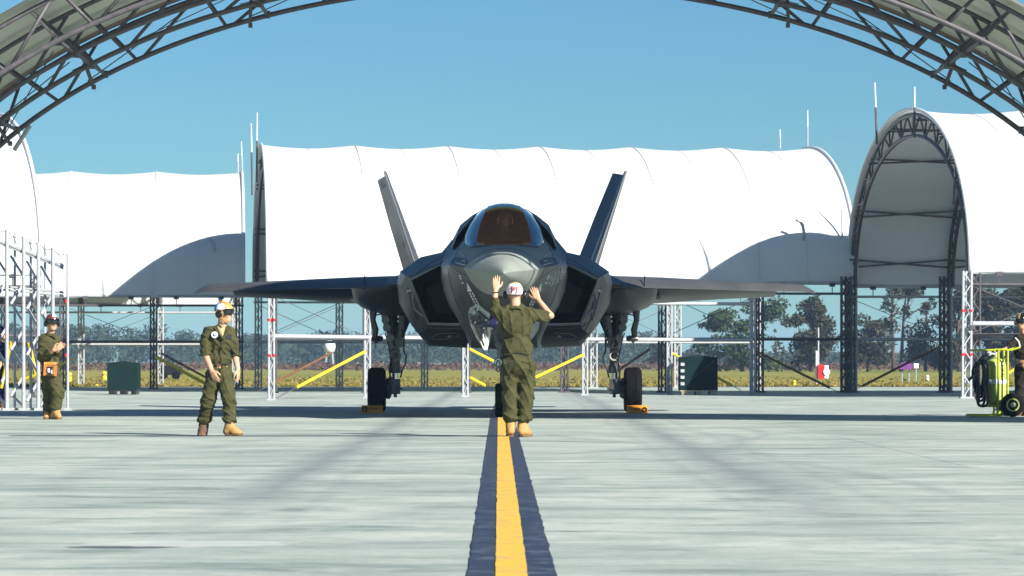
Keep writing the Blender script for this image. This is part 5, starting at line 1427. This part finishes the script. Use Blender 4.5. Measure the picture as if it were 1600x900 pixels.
cl = [cone(C(69,530,-.02), C(86,530,.06), .085,.08,.05), cone(C(76,524,.0), C(83,525,.01), .065,.062,.04), ellp(C(76.5,546,.01), (.165,.15,.20), rotm(.0,0,.08), .05), ellp(C(79,568,.01), (.15,.135,.13), None, .05), ellp(C(79.5,583,.02), (.16,.145,.12), None, .05),
      cone(C(75.5,588,.05), C(76,612,.06), .115,.10,.04), cone(C(76,612,.06), C(74.5,642,.08), .098,.088,.03), cone(C(84,588,-.02), C(92,614,-.10), .115,.10,.04), cone(C(92,614,-.1), C(87.5,634,-.08), .098,.095,.03),
      cone(C(69,532,-.03), C(66,557,-.06), .085,.07,.05), cone(C(66.5,557,-.06), C(80,551,-.20), .07,.06,.03), cone(C(86,533,.07), C(89.5,553,.05), .075,.065,.05), cone(C(89.5,553,.05), C(91,547,-.12), .065,.055,.03)]
cv = sdf_obj('coverall', cl, .0105, M_olive, C.root, folds([((.6,0,.8), 32, .9), ((-.7,.2,.6), 28, .8), ((.1,0,1), 44, .6)], 17, -.012))
O = Vector(C.root['o'])
seam(C.root, [C(70,523,-.02), C(76,521.5,-.08), C(84,523,-.075), C(88,528,-.05)], .028, M_olive, 'collar', cv)
seam(C.root, [C(85,533,-.105), C(87,550,-.10), C(88,566,-.09)], .005, M_olived, 'zip', cv)
seam(C.root, [C(66,566,-.02), C(72,568,-.11), C(80,569,-.14), C(89,567,-.08), C(91,565,.0)], .022, M_pouch, 'tool_belt')
g = MB(); a_, b_ = C(70.5,570,-.155), C(91,586.5,-.155); c_ = (a_+b_)/2; g.box(O+c_, (abs(b_.x-a_.x), .06, abs(b_.z-a_.z)), Matrix.Rotation(.05, 3, 'Y')); po = g.build('tool_pouch', M_pouch, C.root)
g = MB(); 
for k in range(6): g.box(O+C(72.5+3.2*k, 567, -.16), (.022,.03,.04))
g.build('pouch_loop', M_helm_or, po)
g = MB(); g.lathe(O+C(80.5,579,-.187), (0,-1,0), [(.055,0),(.055,.006)], 8); g.box(O+C(81,573,-.19), (.10,.012,.018)); g.box(O+C(81,585,-.19), (.12,.012,.014)); g.build('pouch_emblem', M_blackp, po)
g = MB(); g.box(O+C(79,578,-.197), (.03,.010,.06)); g.box(O+C(83.4,580,-.197), (.02,.010,.05)); g.build('pouch_print', M_helm_wh, po)
boot('boot', C.root, C(74.5,644,.08), C(74.5,652,.16), C(72.5,655,-.08), C(75,630,.08)); boot('boot', C.root, C(89,640,-.09), C(84,652,-.05), C(97.5,654.5,-.20), C(88,626,-.08))
cen = hc+R @ Vector((0,-.012,.03))
ell_patch(cen, R, (.088,.108,.102), 0, 1.62, -math.pi, math.pi, .008, M_helm_red, 'helmet_shell', C.root)
ell_patch(cen, R, (.097,.117,.111), .45, .95, -.5, .35, .006, M_helm_wh, 'helmet_panel', C.root)
ell_patch(cen, R, (.095,.122,.105), 1.22, 1.92, -1.05, 1.05, .024, M_lens, 'goggles', C.root)
ell_patch(cen, R, (.096,.113,.108), 1.35, 1.6, 1.0, 2*math.pi-1.0, .010, M_blackp, 'goggle_strap', C.root)
ear_cups(hc, R, C.root, M_blackp, 1.05)

# --- partly seen man at the left edge, navy jacket
D = Figure(-2, 639, 64.5, 'man in navy clothes half outside the left edge, behind the lattice frame', 'ground crew')
R = rotm(-math.pi+.9); hc = D(1.5, 520, 0); nk = D(-2, 535, .02)
hp = head_prims(hc, R, .95, nk)
hp += [cone(D(-8,541), D(4,541), .06,.06), cone(D(2,543,-.02), D(6,560,-.04), .05,.04), cone(D(6,560,-.04), D(2,571,-.16), .042,.03)]
hp += hand_prims(D(2,571,-.16), (-.5,-.5,-.2), (0,-.5,.8), (0,-.6,-.6), .4, .95, .05)
hp += [ellp(D(-2,560), (.13,.1,.2), None, .04), cone(D(-5,580), D(-6,630), .07,.05,.04), cone(D(1,580), D(3,630), .07,.05,.04)]
sdf_obj('body', hp, .009, M_skin, D.root)
cl = [cone(D(-9,541), D(3,541), .08,.08,.05), ellp(D(-2,556), (.17,.13,.2), None, .05), ellp(D(-2,580), (.16,.13,.13), None, .05), cone(D(3,542,-.02), D(6.5,559,-.04), .08,.066,.04), cone(D(-9,542), D(-11,562), .08,.066,.04),
      cone(D(-6,585), D(-6,632), .10,.075,.04), cone(D(2,585), D(3.5,632), .10,.075,.04)]
sdf_obj('coverall', cl, .012, M_navy, D.root, folds([((.6,0,.8), 30, .9), ((-.7,.2,.6), 26, .8)], 23, -.009))
cen = hc+R @ Vector((0,-.012,.03))
ell_patch(cen, R, (.085,.105,.098), 0, 1.5, -math.pi, math.pi, .008, M_navy, 'helmet_shell', D.root); ell_patch(cen, R, (.095,.118,.105), 1.3, 1.95, -1.05, 1.05, .02, M_lens, 'goggles', D.root); ear_cups(hc, R, D.root)
boot('boot', D.root, D(-6,631), D(-7,637,.04), D(-3,639,-.14), D(-6,622), M_bootd); boot('boot', D.root, D(3,631), D(2,637,.04), D(6,639,-.16), D(3,622), M_bootd)

# --- man with his hand on the extinguisher cart at the right edge
E = Figure(1600, 650, 56.6, 'man in dark work clothes and tan helmet resting a hand on the extinguisher cart', 'ground crew')
R = rotm(-math.pi-.55, -.1); hc = E(1597, 503, 0); nk = E(1600, 519, .03)
hp = head_prims(hc, R, .98, nk)
sh, el, wr = E(1588,530,-.02), E(1578,540,-.08), E(1571.5,544,-.12)
hp += [cone(sh, el, .05,.044), cone(el, wr, .042,.03)]+hand_prims(wr, (-1,-.1,-.25), (0,-.3,1), (0,-1,0), .55, .95, .05)
hp += [cone(E(1613,530), E(1618,560,.05), .05,.04), cone(E(1618,560,.05), E(1608,572,-.14), .04,.03)]+hand_prims(E(1608,572,-.14), (-.8,-.4,0), (0,-.6,.6), (0,0,1), .4, .95, .05)
hp += [ellp(E(1601,555), (.14,.1,.22), None, .04), cone(E(1597,590), E(1594,638), .07,.05,.04), cone(E(1607,590), E(1610,638), .07,.05,.04)]
sdf_obj('body', hp, .009, M_skin, E.root)
cl = [cone(E(1592,531,-.01), E(1610,531), .085,.085,.05), ellp(E(1601,548), (.185,.14,.2), None, .05), ellp(E(1601,580), (.175,.14,.16), None, .05), cone(E(1591,531,-.02), E(1579,539,-.08), .08,.062,.04), cone(E(1579,539,-.08), E(1573.5,543,-.11), .058,.048,.03),
      cone(E(1612,531), E(1619,560,.05), .08,.062,.04), cone(E(1596,590), E(1594,640), .115,.088,.04), cone(E(1608,590), E(1610,640), .115,.088,.04)]
sdf_obj('coverall', cl, .011, M_darkcloth, E.root, folds([((.6,0,.8), 30, .9), ((-.7,.2,.6), 26, .8)], 29, -.010))
cen = hc+R @ Vector((0,-.012,.03))
ell_patch(cen, R, (.088,.108,.102), 0, 1.55, -math.pi, math.pi, .008, M_helm_tan, 'helmet_shell', E.root); ell_patch(cen, R, (.096,.116,.111), .2, 1.3, -1.2, -.2, .008, M_lens, 'helmet_panel', E.root)
ell_patch(cen, R, (.095,.120,.105), 1.3, 1.95, -1.05, 1.05, .022, M_lens, 'goggles', E.root); ear_cups(hc, R, E.root, M_blackp, 1.1)
O = Vector(E.root['o']); seam(E.root, [E(1585,528,-.105), E(1590,534,-.13), E(1592,542,-.14)], .012, M_patchw, 'sleeve_stripe')
boot('boot', E.root, E(1594,641), E(1600,648,.02), E(1580,650,-.12), E(1594,630)); boot('boot', E.root, E(1610,641), E(1612,648,.05), E(1600,650,-.14), E(1610,630))

# --- pilot in the cockpit
Pz = Figure(789, 381, 55.35, 'pilot in a brown helmet sitting under the jet canopy'); Pz.root.location.z = HC+(HY-381)*Pz.d/F; Pz.root['o'] = list(Pz.root.location)
R = rotm(math.pi, .05); hc = Pz(789.5, 346, 0); nk = Pz(789.5, 361, .03)
hp = head_prims(hc, R, .98, nk)+[ellp(Pz(789.5,374,.05), (.19,.11,.13), None, .04), cone(Pz(776,369,.05), Pz(768,380,-.05), .055,.05), cone(Pz(803,369,.05), Pz(811,380,-.05), .055,.05), cone(Pz(768,380,-.05), Pz(776,381,-.25), .045,.035), cone(Pz(811,380,-.05), Pz(803,381,-.25), .045,.035)]
hp += hand_prims(Pz(776,381,-.25), (.2,-1,.1), (0,.1,1), (1,0,0), .5)+hand_prims(Pz(803,381,-.25), (-.2,-1,.1), (0,.1,1), (-1,0,0), .5)
sdf_obj('body', hp, .008, M_skin, Pz.root)
cl = [ellp(Pz(789.5,374,.05), (.21,.13,.15), None, .04), cone(Pz(777,368,.05), Pz(767,379,-.05), .075,.065,.04), cone(Pz(802,368,.05), Pz(812,379,-.05), .075,.065,.04), cone(Pz(767,379,-.05), Pz(775,381,-.2), .062,.05), cone(Pz(812,379,-.05), Pz(804,381,-.2), .062,.05), ellp(Pz(789.5,363,.02), (.09,.09,.04), None, .03)]
sdf_obj('flight_suit', cl, .011, M_cloth_brown, Pz.root, folds([((.6,0,.8), 30, .9), ((-.7,.2,.6), 26, .8)], 31, -.008))
cen = hc+R @ Vector((0,-.012,.03))
ell_patch(cen, R, (.105,.125,.115), 0, 1.45, -math.pi, math.pi, .012, M_cloth_brown, 'helmet_shell', Pz.root); ell_patch(cen, R, (.105,.125,.118), 1.40, 2.3, .95, 2*math.pi-.95, .012, M_cloth_brown, 'helmet_side', Pz.root)
for sg in (-1, 1):
    g = MB(); c = hc+R @ Vector((sg*.115,.05,0))+Vector(Pz.root['o']); g.path([c+Vector((0,0,.06)), c, c-Vector((0,0,.05))], .008, n=6); g.build('visor_track', M_whitep, Pz.root)

# ------------------------------------------------------------------ wheeled fire extinguisher
ED = 56.0
fc = thing('extinguisher_cart', px(1557, 650, ED), 'lime yellow wheeled fire extinguisher with coiled black hose at the right edge', 'fire extinguisher')
def K(x, y, dy=0.0): 
    p = px(x, y, ED); p.y += dy; return p
g = MB(); g.lathe(K(1556, 632), (0,0,1), [(.10,0),(.155,.035),(.165,.09),(.165,.60),(.150,.68),(.10,.73),(.04,.755),(.035,.80)], 28); tk = g.build('tank', M_lime, fc, smooth=True, sharp=50)
g = MB(); g.lathe(K(1556, 600), (0,0,1), [(.1665,0),(.1685,.003),(.1685,.070),(.1665,.073)], 28); g.build('tank_band', M_band, tk, smooth=True, sharp=40)
g = MB()
for k in range(9):
    if k % 3 == 1: g.box(K(1563.8, 571+k*2.8, -.15), (.03,.012,.012))
    else: g.box(K(1563.8+(k % 2)*.6, 571+k*2.8, -.15), (.04,.012,.018))
g.build('tank_lettering', M_limed if False else M_olived, tk)
g = MB(); g.tube(K(1556,556,0), K(1556,550,0), .03, n=10); g.tube(K(1556,554), K(1547,552,-.04), .018, n=8); g.lathe(K(1545,552,-.05), (0,-1,0), [(.035,-.02),(.045,0),(.035,.025)], 14); g.build('valve', M_steel, fc, smooth=True, sharp=40)
fr_ = MB()
for dy in (-.22, .22):
    fr_.path([K(1516,547.5,dy), K(1550,547,dy), K(1557,546,dy), K(1557,600,dy), K(1556,643,dy)], .018, n=8)
    fr_.path([K(1513,648.5,dy), K(1545,649,dy), K(1562,648,dy), K(1566,643,dy)], .022, n=8)
    fr_.path([K(1557,546,dy), K(1578,547,dy), K(1590,543,dy)], .016, n=8)
    fr_.tube(K(1571.5,547,dy), K(1571.5,618,dy), .018, n=8); fr_.tube(K(1556,643,dy), K(1555,649,dy), .02, n=8)
for (x, y) in ((1516,547.5),(1513,648.5),(1557,640),(1571,560),(1590,543)): fr_.tube(K(x,y,-.22), K(x,y,.22), .018, n=8)
fr_.build('cart_frame', M_limed, fc, smooth=True, sharp=40)
g = MB(); g.lathe(K(1556,634), (0,0,1), [(.19,-.02),(.19,.02)], 20); g.build('tank_cradle', M_limed, fc)
for dy in (-.30, .30):
    c = K(1578, 628.5, dy); c.z = .19
    wt = thing('wheel', fc['o'], None, None); wt.parent = fc; wt.location = (0,0,0)
    g = MB(); g.lathe(c, (0,1,0), [(.10,-.045),(.15,-.055),(.18,-.045),(.19,-.02),(.19,.02),(.18,.045),(.15,.055),(.10,.045)], 32); g.build('tyre', M_black, wt, smooth=True, sharp=50)
    g = MB(); g.lathe(c, (0,1,0), [(.02,-.05),(.04,-.045),(.07,-.03),(.085,-.045),(.105,-.05),(.105,.05),(.085,.045),(.07,.03),(.02,.05)], 28); g.build('wheel_rim', M_lime, wt, smooth=True, sharp=30)
    g = MB(); g.lathe(c, (0,1,0), [(.022,-.06),(.028,-.05),(.028,.05),(.022,.06)], 14); g.build('hub', M_steel, wt, smooth=True, sharp=40)
g = MB(); g.tube(K(1578,628.5,-.3), K(1578,628.5,.3), .015, n=8); g.build('axle', M_steel, fc)
# coils of hose hung on the frame
g = MB(); rng = random.Random(5)
for k in range(11):
    x0 = 1519+rng.random()*6; x1 = 1534+rng.random()*9; yt = 560+rng.random()*8; yb = 606+rng.random()*30; dy = -.34+.05*rng.random()+.02*k
    pts = []
    for t in np.linspace(0, 2*math.pi, 25)[:-1]:
        cx = (x0+x1)/2; w = (x1-x0)/2; q = math.cos(t)
        pts.append(K(cx+w*math.copysign(abs(math.sin(t))**.6, math.sin(t))+1.5*math.sin(3*t+k), (yt+yb)/2-(yb-yt)/2*q, dy+.03*math.sin(2*t+k)))
    g.path(pts, .021, n=7, closed=True)
g.build('hose', M_blackp, fc, smooth=True)
g = MB(); g.path([K(1543,553,-.1), K(1536,557,-.3), K(1528,560,-.36), K(1524,568,-.38)], .02, n=7); g.tube(K(1524,580,-.36), K(1508,594,-.42), .028, .022, n=10); g.build('hose_nozzle', M_blackp, fc, smooth=True, sharp=40)
